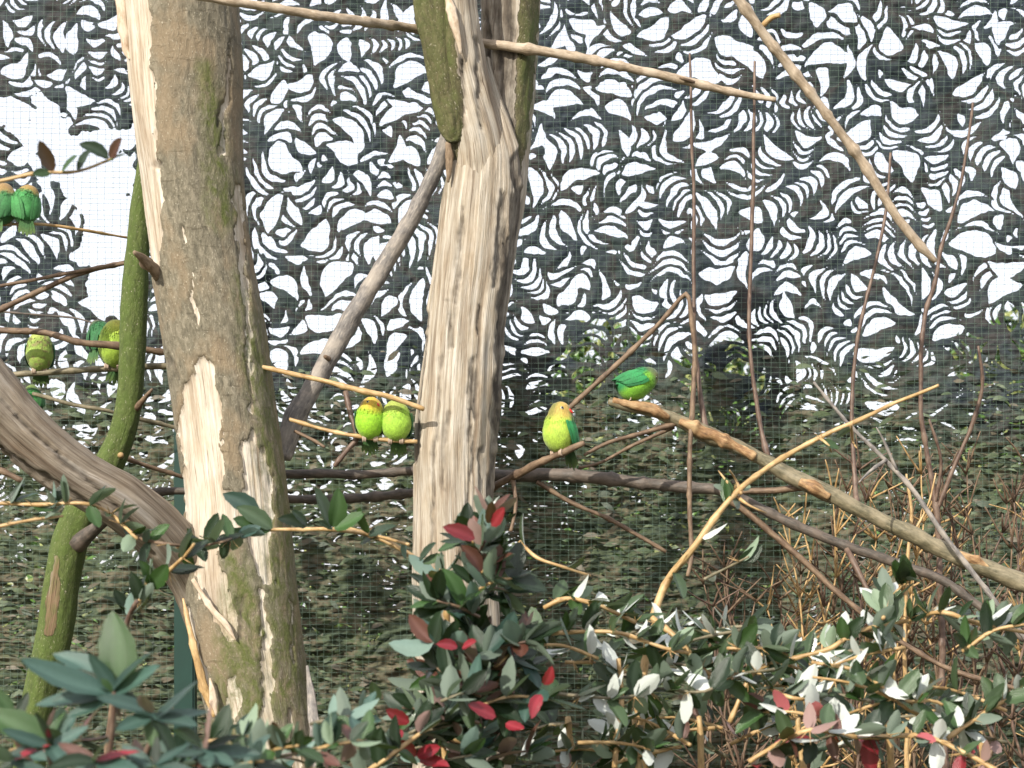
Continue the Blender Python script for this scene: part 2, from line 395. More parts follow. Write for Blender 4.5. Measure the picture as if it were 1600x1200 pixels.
# ------------------------------------------------------------------ camouflage net
ND = 5.0
def holes_from_photo():
    B = []   # cx, cy, half length, half width, angle (degrees, clockwise), bend
    t = '''5 42 22 8 80;30 23 18 8 -10;88 46 26 10 95;107 50 26 11 92;135 12 24 9 20;170 28 20 9 -30;145 57 18 7 10;20 98 30 13 -40;
33 60 18 7 40;86 105 18 9 -20;115 145 28 13 30;150 80 17 7 0;178 75 14 6 60;170 125 15 5 -50;108 165 16 6 60;20 165 34 22 20;40 215 26 18 10;
18 240 20 16 -20;45 250 18 12 60;70 300 30 7 70;62 318 26 5 80;95 320 20 8 -60;20 300 24 8 30;60 270 24 9 45;10 360 22 8 -60;40 385 26 9 50;75 375 24 8 60;
498 68 26 20 90;540 70 22 14 90;568 70 17 9 80;515 13 20 8 -20;641 22 22 14 95;642 108 34 17 -15;630 158 30 13 15;612 176 24 12 -25;548 198 36 12 52;
535 228 30 19 30;440 240 30 20 50;470 222 20 9 40;468 125 26 12 -25;435 140 20 12 -60;405 105 22 12 -25;545 103 18 9 0;620 232 24 11 -65;642 240 20 15 20;
420 325 36 16 -65;455 325 26 10 65;490 365 30 18 -40;585 333 24 12 10;543 338 28 12 -40;597 297 14 7 0;576 382 24 11 -65;592 388 22 10 -60;632 322 32 9 -52;
513 265 18 8 -60;480 250 14 5 -70;422 180 26 9 -50;430 60 14 6 -60;540 40 10 4 0;560 20 22 7 100;600 15 24 8 80;620 20 24 7 80;
910 28 22 13 10;967 30 24 10 45;1020 10 18 9 0;1065 8 22 10 10;1025 40 28 15 -35;1082 38 32 12 -25;1142 20 15 7 -30;1150 68 30 15 10;1180 92 28 14 40;
1170 30 26 11 90;875 50 24 10 -65;890 65 14 8 80;926 45 24 9 -55;945 78 20 9 -40;960 130 32 11 12;880 150 30 15 -8;850 166 22 10 20;968 162 24 15 30;
1092 106 36 18 5;1072 192 30 14 -60;1060 168 20 9 -60;842 212 26 9 -65;856 230 30 10 72;975 215 26 10 70;990 206 20 8 100;1115 215 30 9 -15;1105 240 22 10 -15;
900 270 34 12 -22;1000 258 30 12 -12;836 290 34 10 85;997 305 26 7 -65;1110 322 32 9 62;1015 317 18 6 5;1055 343 22 6 -5;955 358 28 10 12;885 352 28 10 62;
838 388 18 7 0;1058 373 20 8 -10;1178 330 20 13 20;1185 372 20 14 -70;930 68 24 6 -30;860 90 20 8 -30;
1277 18 20 12 70;1320 15 24 16 20;1295 82 40 17 -15;1395 58 24 17 50;1490 28 32 10 12;1530 10 30 9 -10;1575 38 26 11 -55;1488 92 26 11 60;1545 75 18 12 60;
1525 125 30 11 -38;1418 163 28 13 25;1410 123 24 8 10;1345 200 32 15 -30;1273 135 16 9 70;1298 165 22 11 70;1425 248 28 18 55;1385 250 20 12 50;1470 238 20 7 -5;
1215 225 28 10 35;1468 300 26 12 55;1530 325 32 13 -15;1528 378 36 24 10;1345 397 26 11 -20;1588 228 22 14 60;1586 272 22 13 60;1208 325 24 9 60;1240 45 20 6 10;
1238 70 22 6 -5;1355 85 28 9 100;1330 88 26 6 100;1560 20 24 7 -60;
890 455 26 12 -50;903 490 20 9 0;912 440 16 11 20;1125 425 30 14 -15;1130 462 24 11 -5;1010 470 24 12 10;921 552 26 16 20;920 600 24 16 -20;
1135 528 32 9 -3;1155 577 26 14 0;1235 430 24 7 -8;1235 452 24 9 0;1232 475 20 12 70;1348 440 20 8 40;1370 548 32 13 -10;1376 506 28 10 -20;1486 518 30 13 -18;
1452 440 26 9 95;1500 446 20 10 -20;1570 448 32 18 -35;1586 492 26 14 90;1250 580 20 9 85;1380 632 28 13 5;1270 636 24 7 5;1578 412 30 12 0;
445 442 28 13 35;520 428 34 20 -50;475 435 26 7 75;505 498 30 15 0;415 462 16 11 50;495 540 28 13 -8;435 562 24 16 60;430 512 18 9 0;577 512 22 9 60;
605 472 20 11 -50;620 500 20 8 -20;615 532 24 12 -50;573 572 30 8 -70;610 562 24 11 -60;633 615 16 11 80;652 465 34 12 90;
140 475 26 11 35;55 455 14 7 10;30 470 22 6 -30;85 610 24 14 80;112 622 28 9 75;127 668 18 13 0;170 600 20 10 -60;100 500 26 9 60;120 540 24 8 50;30 545 22 8 -60;
248 565 34 9 92;240 482 12 7 0;235 684 24 5 0;222 706 10 5 0;40 700 18 6 -20;255 620 16 6 -60;205 640 14 6 20;150 565 20 7 60;95 560 18 10 80;
598 752 18 10 10;570 765 14 7 0;625 768 13 6 60;445 745 16 4 -30;480 758 12 6 -20;545 782 16 4 0;590 720 12 5 0;420 700 16 5 20;530 700 12 6 -40;405 650 16 6 60;
965 625 22 10 20;1000 640 20 8 40;1030 660 16 6 50;840 600 24 6 -5;835 640 22 6 -10;838 545 26 7 0;820 490 16 8 40;860 480 14 7 30;815 700 8 16 0;
60 120 14 6 10;250 690 14 4 0;55 850 12 4 0;40 905 8 7 0;5 915 9 7 0;45 935 8 4 0;70 940 9 4 40;'''
    for q in t.replace('\n', '').split(';'):
        if q.strip():
            B.append(tuple(float(x) for x in q.split()))
    return B

TEAR = [[(-20, 175, 14), (20, 195, 16), (60, 190, 14), (100, 240, 20)], [(60, 215, 10), (110, 215, 26), (150, 260, 40), (165, 340, 44), (168, 420, 40), (160, 470, 20)], [(45, 200, 10), (62, 150, 18), (90, 215, 24), (130, 235, 30), (165, 260, 34), (170, 330, 38), (165, 400, 34), (172, 460, 24), (168, 490, 10)],
        [(130, 210, 16), (200, 215, 14)], [(100, 260, 16), (140, 300, 26)], [(120, 390, 12), (150, 430, 20)]]

def camo_net():
    st = 2.6
    xs = np.arange(-170, 1775, st); ys = np.arange(-170, 1560, st)
    nx, ny = len(xs), len(ys)
    PX, PY = np.meshgrid(xs, ys)
    flatp = np.c_[PX.ravel(), PY.ravel(), np.zeros(PX.size)]
    wx = PX + (3.0 * fbm(flatp / 11, 21, 3) + 6 * fbm(flatp / 48, 22, 2)).reshape(PX.shape)
    wy = PY + (3.0 * fbm(flatp / 11, 31, 3) + 6 * fbm(flatp / 48, 32, 2)).reshape(PX.shape)
    G = np.full(PX.shape, -50.0)          # >0 hole, in px
    lowf = fbm(flatp / 85, 41, 2).reshape(PX.shape)
    def opening(x, y):
        f = 1.0
        edge = 650 + 40 * math.sin(x / 130.0) - (60 if x > 1450 else 0) + (110 if x < 650 else 0)
        if y > edge - 120: f = max(0.38, 1 - (y - edge + 120) / 240)
        if 420 < x < 650 and 620 < y < 810: f = 0.6
        if 780 < x < 860 and 430 < y < 700: f *= 0.65
        return f
    def shape(h, pad=8):
        cx, cy, a, b, ang, bend, skew = h
        rr = a + b + pad + abs(bend)
        i0 = max(0, int((cy - rr - ys[0]) / st)); i1 = min(ny, int((cy + rr - ys[0]) / st) + 2)
        j0 = max(0, int((cx - rr - xs[0]) / st)); j1 = min(nx, int((cx + rr - xs[0]) / st) + 2)
        if i1 <= i0 or j1 <= j0: return None
        X = wx[i0:i1, j0:j1] - cx; Y = wy[i0:i1, j0:j1] - cy
        c, s = math.cos(R(ang)), math.sin(R(ang))
        u = X * c + Y * s; v = -X * s + Y * c
        un = u / a
        vv = v - bend * (un * un - 0.35)
        hw = b * (1 - np.clip(np.abs(un), 0, 1.4) ** (1.7 + (1.6 if b > 9 else 0.5) * abs(math.sin(cx * 1.3 + cy)))) * (1 + skew * un)
        g = np.minimum(hw - np.abs(vv), (1 - np.abs(un)) * a)
        return (slice(i0, i1), slice(j0, j1), g)
    OCC = np.full(PX.shape, -50.0)        # holes grown by the strip width
    def put(h, gap, force=False):
        r = shape(h)
        if r is None: return False
        si, sj, g = r
        if not force:
            g2 = np.minimum(g, -OCC[si, sj] - gap)      # trimmed so that a strip of cloth stays between cuts
            n0 = (g > 0).sum()
            if n0 < 3 or (g2 > 0).sum() < (0.55 if h[2] > 10 else .7) * n0: return False
            g = g2
        G[si, sj] = np.maximum(G[si, sj], g)
        OCC[si, sj] = np.maximum(OCC[si, sj], g + 0.5)
        return True
    rnd = random.Random(5)
    for ln in TEAR:
        tx = wx + (26 * fbm(flatp / 34, 81, 4)).reshape(PX.shape); ty = wy + (26 * fbm(flatp / 34, 83, 4)).reshape(PX.shape)
        m = seg_mask(tx, ty, ln, 2.0); gg = (m - 0.5) * 6
        G[:] = np.maximum(G, np.where(m > 0, gg, -50)); OCC[:] = np.maximum(OCC, np.where(m > 0, gg, -50))
    blobs = holes_from_photo()
    def companions(h, kmax):
        cx, cy, a, b, ang, bend, skew = h
        for side in (1, -1):
            off = b; aa = a * 1.05
            n = rnd.randint(2, kmax)
            for k in range(n):
                o = opening(cx, cy)
                bb = rnd.uniform(2.6, 5.8) * o
                off += bb + rnd.uniform(4.0, 6.6); aa *= rnd.uniform(0.82, 1.0)
                bd = bend if abs(bend) > 3 else side * 0
                bd = -side * rnd.uniform(0.36, 0.62) * aa if side * bend <= 0 else bend * 1.05
                if side * bend > 0: continue
                nxx = -math.sin(R(ang)) * side; nyy = math.cos(R(ang)) * side
                hh = (cx + nxx * off, cy + nyy * off, aa, bb, ang + rnd.uniform(-7, 7), bd, rnd.uniform(-.3, .3))
                if not put(hh, 5.8): break
                off += bb
    full = []
    for q in blobs:
        cx, cy, a, b, ang = q[:5]
        s = rnd.choice((-1, 1)); bend = s * rnd.uniform(0.2, 0.5) * a * opening(cx, cy)
        h = (cx, cy, a * 1.0, b * 0.84, ang, bend, rnd.uniform(-0.65, 0.65)); full.append(h)
        put(h, 0, True)
    for h in full: companions(h, 6)
    # fill the rest with fans of parallel crescent cuts
    for rnd_pass, (amin, amax, tries) in enumerate(((24, 38, 3800), (14, 26, 6000), (7, 14, 2500))):
        for _ in range(tries):
            cx = rnd.uniform(-165, 1770); cy = rnd.uniform(-165, 1555)
            o = opening(cx, cy)
            i = min(ny - 1, int((cy - ys[0]) / st)); j = min(nx - 1, int((cx - xs[0]) / st))
            lf = lowf[i, j]
            if lf > 0.5 and rnd.random() < 0.85: continue
            if o < 0.5 and rnd.random() < 0.45: continue
            a = rnd.uniform(amin, amax)
            if o < 0.5:
                ang = rnd.gauss(0, 24); a *= 0.75
            else: ang = rnd.uniform(0, 180)
            s = rnd.choice((-1, 1))
            b = max(0.9, rnd.uniform(2.8, 8.0) * o * (a / 26) ** 0.3)
            bend = s * rnd.uniform(0.34, 0.75) * a * (1 if o > .5 else 0.5)
            h = (cx, cy, a, b, ang, bend, rnd.uniform(-.3, .3))
            if put(h, 7.0 if a > 14 else 5.0):
                off = b; aa = a
                for k in range(rnd.randint(1, 5)):
                    bb = max(0.8, rnd.uniform(2.4, 5.8) * o); off += bb + rnd.uniform(4.2, 6.4); aa *= rnd.uniform(.85, 1.03)
                    nxx = -math.sin(R(ang)); nyy = math.cos(R(ang)); sg = -s
                    hh = (cx + nxx * off * sg, cy + nyy * off * sg, aa, bb, ang + rnd.uniform(-5, 5), bend * aa / a, rnd.uniform(-.3, .3))
                    if not put(hh, 5.6): break
                    off += bb
    G += 0.3 * np.clip((700 - PY) / 200, 0, 1) * (G > -30)
    # relief: strips twist, the cloth billows; stronger, horizontal folds low down
    low = np.clip((PY - 520) / 160, 0, 1)
    y = 0.035 * fbm(flatp / 160, 51, 3).reshape(PX.shape)
    fold = (1 - np.abs(fbm(np.c_[PX.ravel() / 42, PY.ravel() / 11, np.zeros(PX.size)], 61, 3)) * 2).reshape(PX.shape)
    y -= (0.003 + 0.014 * low) * fold
    y += 0.004 * np.clip(G, -8, 0) / 8 * (1 + vnoise(flatp / 9, 71).reshape(PX.shape))
    WX = (PX - 800) / F * ND; WZ = H + (HY - PY) / F * ND; WY = ND + 0.05 + y
    V = np.stack([WX, WY, WZ], -1).reshape(-1, 3)
    solid = G <= 0
    idx = np.arange(nx * ny).reshape(ny, nx)
    a, b_, c, d = solid[:-1, :-1], solid[:-1, 1:], solid[1:, 1:], solid[1:, :-1]
    allin = a & b_ & c & d; mixed = (a | b_ | c | d) & ~allin
    faces = np.stack([idx[:-1, :-1], idx[1:, :-1], idx[1:, 1:], idx[:-1, 1:]], -1)[allin].tolist()
    extra = []; cache = {}
    base = nx * ny; Gf = G.ravel()
    def cut(p, q):
        k = (p, q) if p < q else (q, p)
        r = cache.get(k)
        if r is None:
            t = Gf[k[0]] / (Gf[k[0]] - Gf[k[1]] + 1e-12); t = min(0.95, max(0.05, t))
            extra.append(V[k[0]] + (V[k[1]] - V[k[0]]) * t); r = base + len(extra) - 1; cache[k] = r
        return r
    sf = solid.ravel()
    for i, j in zip(*np.nonzero(mixed)):
        q = (int(idx[i, j]), int(idx[i + 1, j]), int(idx[i + 1, j + 1]), int(idx[i, j + 1]))
        poly = []
        for k in range(4):
            p0, p1 = q[k], q[(k + 1) & 3]
            if sf[p0]: poly.append(p0)
            if sf[p0] != sf[p1]: poly.append(cut(p0, p1))
        if len(poly) > 2: faces.append(poly)
    V = np.vstack([V, np.array(extra)])
    used = np.zeros(len(V), bool)
    flat = np.fromiter((i for f in faces for i in f), dtype=np.int64); used[flat] = True
    remap = np.cumsum(used) - 1
    faces = [[int(remap[i]) for i in f] for f in faces]
    V = V[used]
    qx = V[:, 0] / ND * F + 800; qy = HY - (V[:, 2] - H) / ND * F
    low_mix = np.clip((qy - 560 + 110 * fbm(np.c_[qx / 70, qy / 40, np.zeros(len(V))], 91, 4)) / 130, 0, 1)  # cloth blends to lighter olive and brown tones towards the bottom
    return V, faces, low_mix

mt, nt, b = new_mat('camouflage_fabric')
v = coord(nt, None, (1, 1, 1))
n1 = noise(nt, v, 5.5, 3, 0.55, 0.8); n2 = noise(nt, v, 60, 4, 0.6); n3 = noise(nt, coord(nt, None, (1, 1, 3)), 26, 4, 0.65)
col = ramp(nt, n1, [(0.40, (0.017, 0.026, 0.036)), (0.47, (0.021, 0.031, 0.037)), (0.56, (0.031, 0.029, 0.029)), (0.60, (0.020, 0.031, 0.033))])
fa = nt.nodes.new('ShaderNodeAttribute'); fa.attribute_name = 'lower_tone'
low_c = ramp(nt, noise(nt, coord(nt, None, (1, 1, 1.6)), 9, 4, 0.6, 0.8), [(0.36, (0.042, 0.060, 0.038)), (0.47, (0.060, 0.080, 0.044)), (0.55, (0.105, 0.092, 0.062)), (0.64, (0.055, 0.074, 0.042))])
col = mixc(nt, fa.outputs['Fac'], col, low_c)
col = mixc(nt, 1.0, col, ramp(nt, n3, [(0.3, (0.6, 0.6, 0.6)), (0.7, (1.5, 1.45, 1.35))]), 'MULTIPLY')
nt.links.new(col, b.inputs['Base Color']); b.inputs['Roughness'].default_value = 0.75; b.inputs['Specular IOR Level'].default_value = 0.35
bump(nt, b, n2, 0.002, 0.5)
M_NET = mt

nr = thing('camouflage_net', 'dark green and brown camouflage net with crescent cuts hung behind the wire mesh', 'net', (0, ND + 0.05, 0))
V, fc, low_mix = camo_net()
part('net_fabric', make_mesh('net_fabric', V - np.array(nr.location), fc, [M_NET], True, {'lower_tone': low_mix}), nr)

# loose scrim flaps curling off the low part of the net
def flaps():
    rnd = random.Random(9); VV = []; FF = []; mi = []
    for _ in range(26000):
        px = rnd.uniform(-150, 1760); py = rnd.uniform(540, 1550)
        if py < 700 and rnd.random() < (700 - py) / 170: continue
        L = rnd.uniform(0.010, 0.042) * rnd.uniform(.6, 1.2); w = L * rnd.uniform(0.08, 0.22)
        c = P(px, py, ND + 0.035 + rnd.uniform(-0.02, 0.03))
        ang = rnd.gauss(0, 0.3); tilt = rnd.uniform(-0.9, 0.9)
        X = Vector((math.cos(ang), rnd.uniform(-.5, .5), math.sin(ang))).normalized()
        Z = Vector((0, math.cos(tilt), math.sin(tilt))); Yv = X.cross(Z).normalized(); N = X.cross(Yv)
        k0 = len(VV)
        for (u, s) in ((0, 0.1), (0.3, 0.9), (0.65, 0.8), (1, 0.08)):
            bend = N * (math.sin(u * 3.1) * L * 0.18)
            VV.append(c + X * (u - .5) * L + Yv * w * s + bend); VV.append(c + X * (u - .5) * L - Yv * w * s + bend * 0.4)
        for k in range(3):
            FF.append((k0 + 2 * k, k0 + 2 * k + 1, k0 + 2 * k + 3, k0 + 2 * k + 2)); mi.append(rnd.choice((0, 0, 1, 2)) if k == 0 else mi[-1])
    return np.array(VV), np.array(FF), mi
def flat_mat(name, c, rough=0.6, var=0.5, scale=40):
    m, nt, b = new_mat(name); n = noise(nt, coord(nt, None, (1, 1, 1)), scale, 3)
    col = mixc(nt, n, tuple(x * (1 - var) for x in c), tuple(x * (1 + var) for x in c))
    nt.links.new(col, b.inputs['Base Color']); b.inputs['Roughness'].default_value = rough
    return m
Vf, Ff, mi = flaps()
part('scrim_flaps', make_mesh('scrim_flaps', Vf - np.array(nr.location), Ff,
     [flat_mat('scrim_green', (0.075, 0.105, 0.05)), flat_mat('scrim_brown', (0.115, 0.10, 0.068)), flat_mat('scrim_dark', (0.045, 0.062, 0.038))], True, None, mi), nr, True)

# ------------------------------------------------------------------ wire mesh
M_WIRE, nt, b = new_mat('green_coated_wire')
b.inputs['Base Color'].default_value = (0.11, 0.165, 0.125, 1); b.inputs['Roughness'].default_value = 0.35; b.inputs['Metallic'].default_value = 0.2
def wire_mesh():
    d = 4.88; V = []; Fq = []
    def wire(p, q, r, n=24, seed=0):
        p = np.array(p); q = np.array(q); T = (q - p) / np.linalg.norm(q - p)
        U = np.cross(T, (0, 1, 0)); W = np.array((0, 1.0, 0)); k0 = len(V)
        for k in range(n + 1):
            c = p + (q - p) * k / n
            wob = 0.0022 * math.sin(k * 1.7 + seed * 2.1) + 0.003 * math.sin(c[0] * 3 + c[2] * 2.3)
            c = c + U * wob + W * 0.012 * math.sin(c[0] * 2.1 + 1) * math.cos(c[2] * 2.6)
            for (a, bb) in ((1, 0), (-.5, .87), (-.5, -.87)): V.append(c + U * a * r + W * bb * r)
        for k in range(n):
            for m in range(3):
                m2 = (m + 1) % 3; Fq.append((k0 + 3 * k + m, k0 + 3 * k + m2, k0 + 3 * k + 3 + m2, k0 + 3 * k + 3 + m))
    x = -1.65; k = 0
    while x < 1.65:
        wire((x, d, -0.0), (x, d, 3.1), 0.00042, 40, k); x += 0.0180; k += 1
    z = 0.01
    while z < 3.1:
        wire((-1.65, d + .001, z), (1.65, d + .001, z), 0.00042, 40, k); z += 0.0128; k += 1
    return np.array(V), np.array(Fq)
wr = thing('wire_mesh_fence', 'fine green welded wire mesh stretched in front of the camouflage net', 'fence', (0, 4.88, 0))
V, fq = wire_mesh()
part('wire_grid', make_mesh('wire_grid', V - np.array(wr.location), fq, [M_WIRE]), wr, True)

def box_mesh(name, c, s, mat, bev=0.004):
    import bmesh
    bm = bmesh.new(); bmesh.ops.create_cube(bm, size=1)
    for v in bm.verts: v.co = Vector((v.co.x * s[0] + c[0], v.co.y * s[1] + c[1], v.co.z * s[2] + c[2]))
    bmesh.ops.bevel(bm, geom=bm.edges[:], offset=bev, segments=2, affect='EDGES')
    me = bpy.data.meshes.new(name); bm.to_mesh(me); bm.free(); me.materials.append(mat); return me
M_POST = flat_mat('dark_green_painted_steel', (0.006, 0.036, 0.026), 0.4, 0.25, 30)
pb = P(290, 600, 4.83)
pr = thing('fence_post', 'dark green painted steel fence post standing behind the left trunk', 'post', (pb.x, 4.83, 0))
part('post_shaft', box_mesh('post_shaft', (0, 0, 1.1), (0.048, 0.048, 2.2), M_POST), pr)
part('post_cap', box_mesh('post_cap', (0, 0, 2.206), (0.054, 0.054, 0.012), M_POST, 0.003), pr)

# ------------------------------------------------------------------ greenery behind the net
def leaf_cloud(centers, n, size, seed):
    rnd = np.random.default_rng(seed); V = []; Fq = []; mi = []
    c = np.array([q[:3] for q in centers]); r = np.array([q[3:6] for q in centers])
    w = r.prod(axis=1) ** 0.8; w /= w.sum()
    k = rnd.choice(len(c), n, p=w)
    d = rnd.normal(size=(n, 3)); d /= np.linalg.norm(d, axis=1)[:, None]
    d *= rnd.uniform(0.35, 1.05, (n, 1)) ** 0.5
    p = c[k] + d * r[k]
    X = rnd.normal(size=(n, 3)); X /= np.linalg.norm(X, axis=1)[:, None]
    Y = np.cross(X, rnd.normal(size=(n, 3))); Y /= np.linalg.norm(Y, axis=1)[:, None]
    L = rnd.uniform(0.6, 1.3, (n, 1)) * size; W = L * 0.38
    N = np.cross(X, Y)
    v = np.stack([p - X * L, p + Y * W + N * L * .1, p + X * L, p - Y * W + N * L * .1], 1).reshape(-1, 3)
    f = np.arange(4 * n).reshape(-1, 4)
    return v, f, rnd.integers(0, 3, n)
def leaf_far(name, c):
    m, nt, b = new_mat(name); n = noise(nt, coord(nt, None, (1, 1, 1)), 6, 3)
    col = mixc(nt, n, tuple(x * 0.5 for x in c), tuple(x * 1.5 for x in c))
    nt.links.new(col, b.inputs['Base Color']); b.inputs['Roughness'].default_value = 0.4
    return m
MF = [leaf_far('far_leaf_green', (0.10, 0.20, 0.04)), leaf_far('far_leaf_dark', (0.035, 0.07, 0.025)), leaf_far('far_leaf_olive', (0.24, 0.27, 0.09))]
rnd = random.Random(3)
hc = []
for k in range(95):
    px = rnd.uniform(-600, 2200); d = rnd.uniform(6.2, 8.5)
    top = 690 + rnd.uniform(-25, 110) - (60 if 1000 < px < 1500 else 0) + (110 if px < 700 else 0)
    z1 = P(px, top, d).z; rz = rnd.uniform(0.15, 0.4)
    zc = max(0.3, z1 - rz)
    p = P(px, 600, d); hc.append((p.x, d, zc, rnd.uniform(.25, .5), .3, rz))
    zz = zc - rz
    while zz > 0.1:
        hc.append((p.x + rnd.uniform(-.2, .2), d, zz, .42, .35, .35)); zz -= 0.4
v, f, mi = leaf_cloud(hc, 60000, 0.030, 5)
hd = part('hedge', make_mesh('hedge', v, f, MF, False, None, mi), None, True)
hd['label'] = 'dense green shrubbery showing through the gaps low in the net'; hd['category'] = 'shrubbery'

# three slim evergreen trees standing beyond the net, seen only as dark shapes in its gaps
for (px, d, topy, wd, lab) in ((930, 7.4, 540, 0.30, 'leafy young tree beyond the net, right of the middle trunk'),
                               (1130, 9.0, 560, 0.5, 'wide green tree beyond the net, under the upright twigs'),
                               (1580, 8.0, 520, 0.35, 'dark tree beyond the net at the right edge')):
    base = P(px, 600, d); tr = thing('background_tree', lab, 'tree', (base.x, d, 0), 'trees beyond the camouflage net')
    tube('trunk', [(px, HY + H / d * F, d, 12), (px + 8, 900, d, 9), (px - 5, 700, d, 6), (px, topy + 30, d, 3)], M_DARK, tr, seg=8, step=.1)
    z1 = P(px, topy, d).z; cs = []
    for k in range(26):
        t = rnd.random(); cs.append((rnd.uniform(-wd, wd) * (1.15 - t), rnd.uniform(-wd, wd) * .8, 0.7 + (z1 - 0.7) * t, .16, .16, .12))
    v, f, mi = leaf_cloud(cs, 5200, 0.03, int(px))
    part('crown', make_mesh('crown', v, f, MF, False, None, mi), tr)

# ------------------------------------------------------------------ left trunk
g1 = P(330, 600, 4.0)
t1 = thing('dead_tree', 'thick dead tree on the left, bark half peeled to pale wood', 'tree', (g1.x + .05, 4.0, 0))
rows = [(-140, 172, 366), (0, 186, 372), (100, 195, 378), (200, 206, 377), (300, 221, 382), (400, 233, 392), (500, 250, 412), (600, 266, 426), (700, 279, 441), (800, 288, 452),
        (900, 288, 462), (1000, 298, 474), (1100, 318, 486), (1200, 345, 502), (1500, 340, 560), (1960, 290, 660)]
pt = [[(196, -140, 26), (206, 0, 26), (212, 120, 26), (222, 220, 20), (228, 330, 16), (234, 400, 12), (238, 440, 3)],
      [(246, 250, 3), (246, 330, 6), (248, 390, 3)],
      [(362, 60, 2), (352, 130, 3), (348, 240, 3)], [(372, 290, 5), (378, 400, 7), (383, 470, 3), (392, 540, 3), (395, 640, 2)],
      [(322, 575, 12), (312, 620, 30), (312, 700, 32), (318, 780, 34), (322, 830, 36), (318, 850, 22)],
      [(392, 690, 12), (402, 740, 22), (402, 800, 28), (408, 860, 18), (418, 915, 8)], [(345, 800, 26), (390, 800, 26)],
      [(322, 880, 20), (335, 920, 24), (352, 960, 18), (366, 995, 5)],
      [(405, 930, 5), (418, 1000, 7), (418, 1080, 8), (410, 1180, 12)], [(362, 1060, 7), (366, 1100, 9), (360, 1130, 5)],
      [(455, 1110, 3), (462, 1180, 9), (468, 1260, 9)], [(292, 950, 4), (308, 1030, 5), (325, 1090, 6), (330, 1110, 2)], [(455, 940, 2), (462, 1030, 2)],
      [(300, 430, 2), (304, 500, 3)], [(283, 350, 2), (286, 372, 2)]]
ms = [[(370, 420, 6), (400, 560, 22), (420, 700, 22), (440, 900, 26), (450, 1100, 28)], [(320, 100, 10), (350, 330, 26)], [(370, 880, 20), (380, 1000, 40), (370, 1200, 40)]]
dk = [[(240, 255, 4), (252, 258, 5)], [(345, 170, 3), (340, 190, 4)], [(376, 930, 2), (372, 1000, 3)], [(338, 1065, 3), (330, 1110, 4)], [(262, 560, 2), (276, 590, 2)]]
loft_trunk('trunk', rows, t1, M_TRUNK1, 4.0, seg=170, seed=1, patches=pt, moss=ms, dark=dk, flute=0.0035)
# peeling bark edges and splinters
def splinter(name, pth, mat, root, flat=0.35, **k): return tube(name, pth, mat, root, seg=8, step=0.006, rn=0.22, flat=flat, **k)
M_BARKBIT = twig_mat('loose_bark', (0.10, 0.065, 0.035), (0.20, 0.14, 0.085), (0.36, 0.27, 0.18), 0.8)
M_SPLINT = twig_mat('pale_splinter', (0.30, 0.20, 0.12), (0.48, 0.38, 0.27), (0.62, 0.54, 0.43), 0.75)
splinter('bark_strip', [(480, 1040, 3.92, 2), (486, 1090, 3.9, 7), (494, 1150, 3.88, 11), (508, 1260, 3.88, 14)], M_GREY, t1)
splinter('bark_strip', [(286, 935, 3.95, 2), (300, 1000, 3.93, 5), (318, 1070, 3.93, 7), (334, 1120, 3.93, 3)], M_TAN, t1)
splinter('bark_strip', [(301, 905, 3.9, 3), (330, 950, 3.895, 5), (352, 975, 3.89, 5), (368, 1000, 3.89, 1)], M_SPLINT, t1)
splinter('bark_strip', [(328, 1060, 3.91, 2), (333, 1090, 3.905, 6), (338, 1118, 3.905, 2)], M_SPLINT, t1)
splinter('bark_strip', [(186, -20, 3.96, 7), (192, 40, 3.955, 8), (197, 78, 3.955, 6), (203, 92, 3.95, 2)], M_SPLINT, t1)
tube('branch_stub', [(250, 432, 3.955, 10), (236, 418, 3.93, 9), (222, 404, 3.9, 7), (210, 394, 3.87, 3)], M_BARKBIT, t1, seg=10, step=.006, rn=.25)
# the slanting lower limb
def limb(name, path, root, mat, seg, step, seed, patches_fn=None, rn=0.1, flat=1.0, rel=0.004, bare=1.0, moss=0.0, crack=None):
    off = root.location
    v, f, g = tube_arrays(path, seg, step, 0.0, 0.02, seed, flat, (0, 0, 0))
    n = len(v)
    # relief along the grain
    gg = g * np.array((1, 1, 1))
    rel_ = rel * fbm(gg * np.array((38, 38, 5)), seed, 4) + rel * 0.5 * fbm(gg * np.array((130, 130, 10)), seed + 4, 2)
    rad = np.hypot(g[:, 0], g[:, 1]) + 1e-6
    c = catmull([tuple(P(px, py, d)) + (r / F * d,) for (px, py, d, r) in path], step)
    cen = np.repeat(c[:, :3], seg, 0); cen = np.vstack([cen, c[0, :3], c[-1, :3]])
    nrm = v - cen; nrm /= np.linalg.norm(nrm, axis=1)[:, None] + 1e-9
    v = v + nrm * rel_[:, None]
    px = v[:, 0] / v[:, 1] * F + 800; py = HY - (v[:, 2] - H) / v[:, 1] * F
    jx = px + 5 * fbm(np.c_[px / 14, py / 14, np.zeros(n)], 8, 3); jy = py + 5 * fbm(np.c_[px / 14, py / 14, np.ones(n) * 9], 9, 3)
    rot = np.zeros(n)
    if crack:
        for ln in crack: rot = np.maximum(rot, seg_mask(jx, jy, ln, 4))
        v = v - nrm * (rot * 0.008)[:, None]
    bar = np.full(n, float(bare)); mo = np.full(n, float(moss))
    if patches_fn:
        for kind, ln in patches_fn:
            if kind == 'bare': bar = np.maximum(bar, seg_mask(jx, jy, ln, 8))
            if kind == 'bark': bar = np.minimum(bar, 1 - seg_mask(jx, jy, ln, 8))
            if kind == 'moss': mo = np.maximum(mo, seg_mask(jx, jy, ln, 16))
    v = v - np.array(off)
    me = make_mesh(name, v, f, [mat], True, {'grain': g, 'bare': bar, 'moss': mo, 'rot': rot})
    return part(name, me, root)
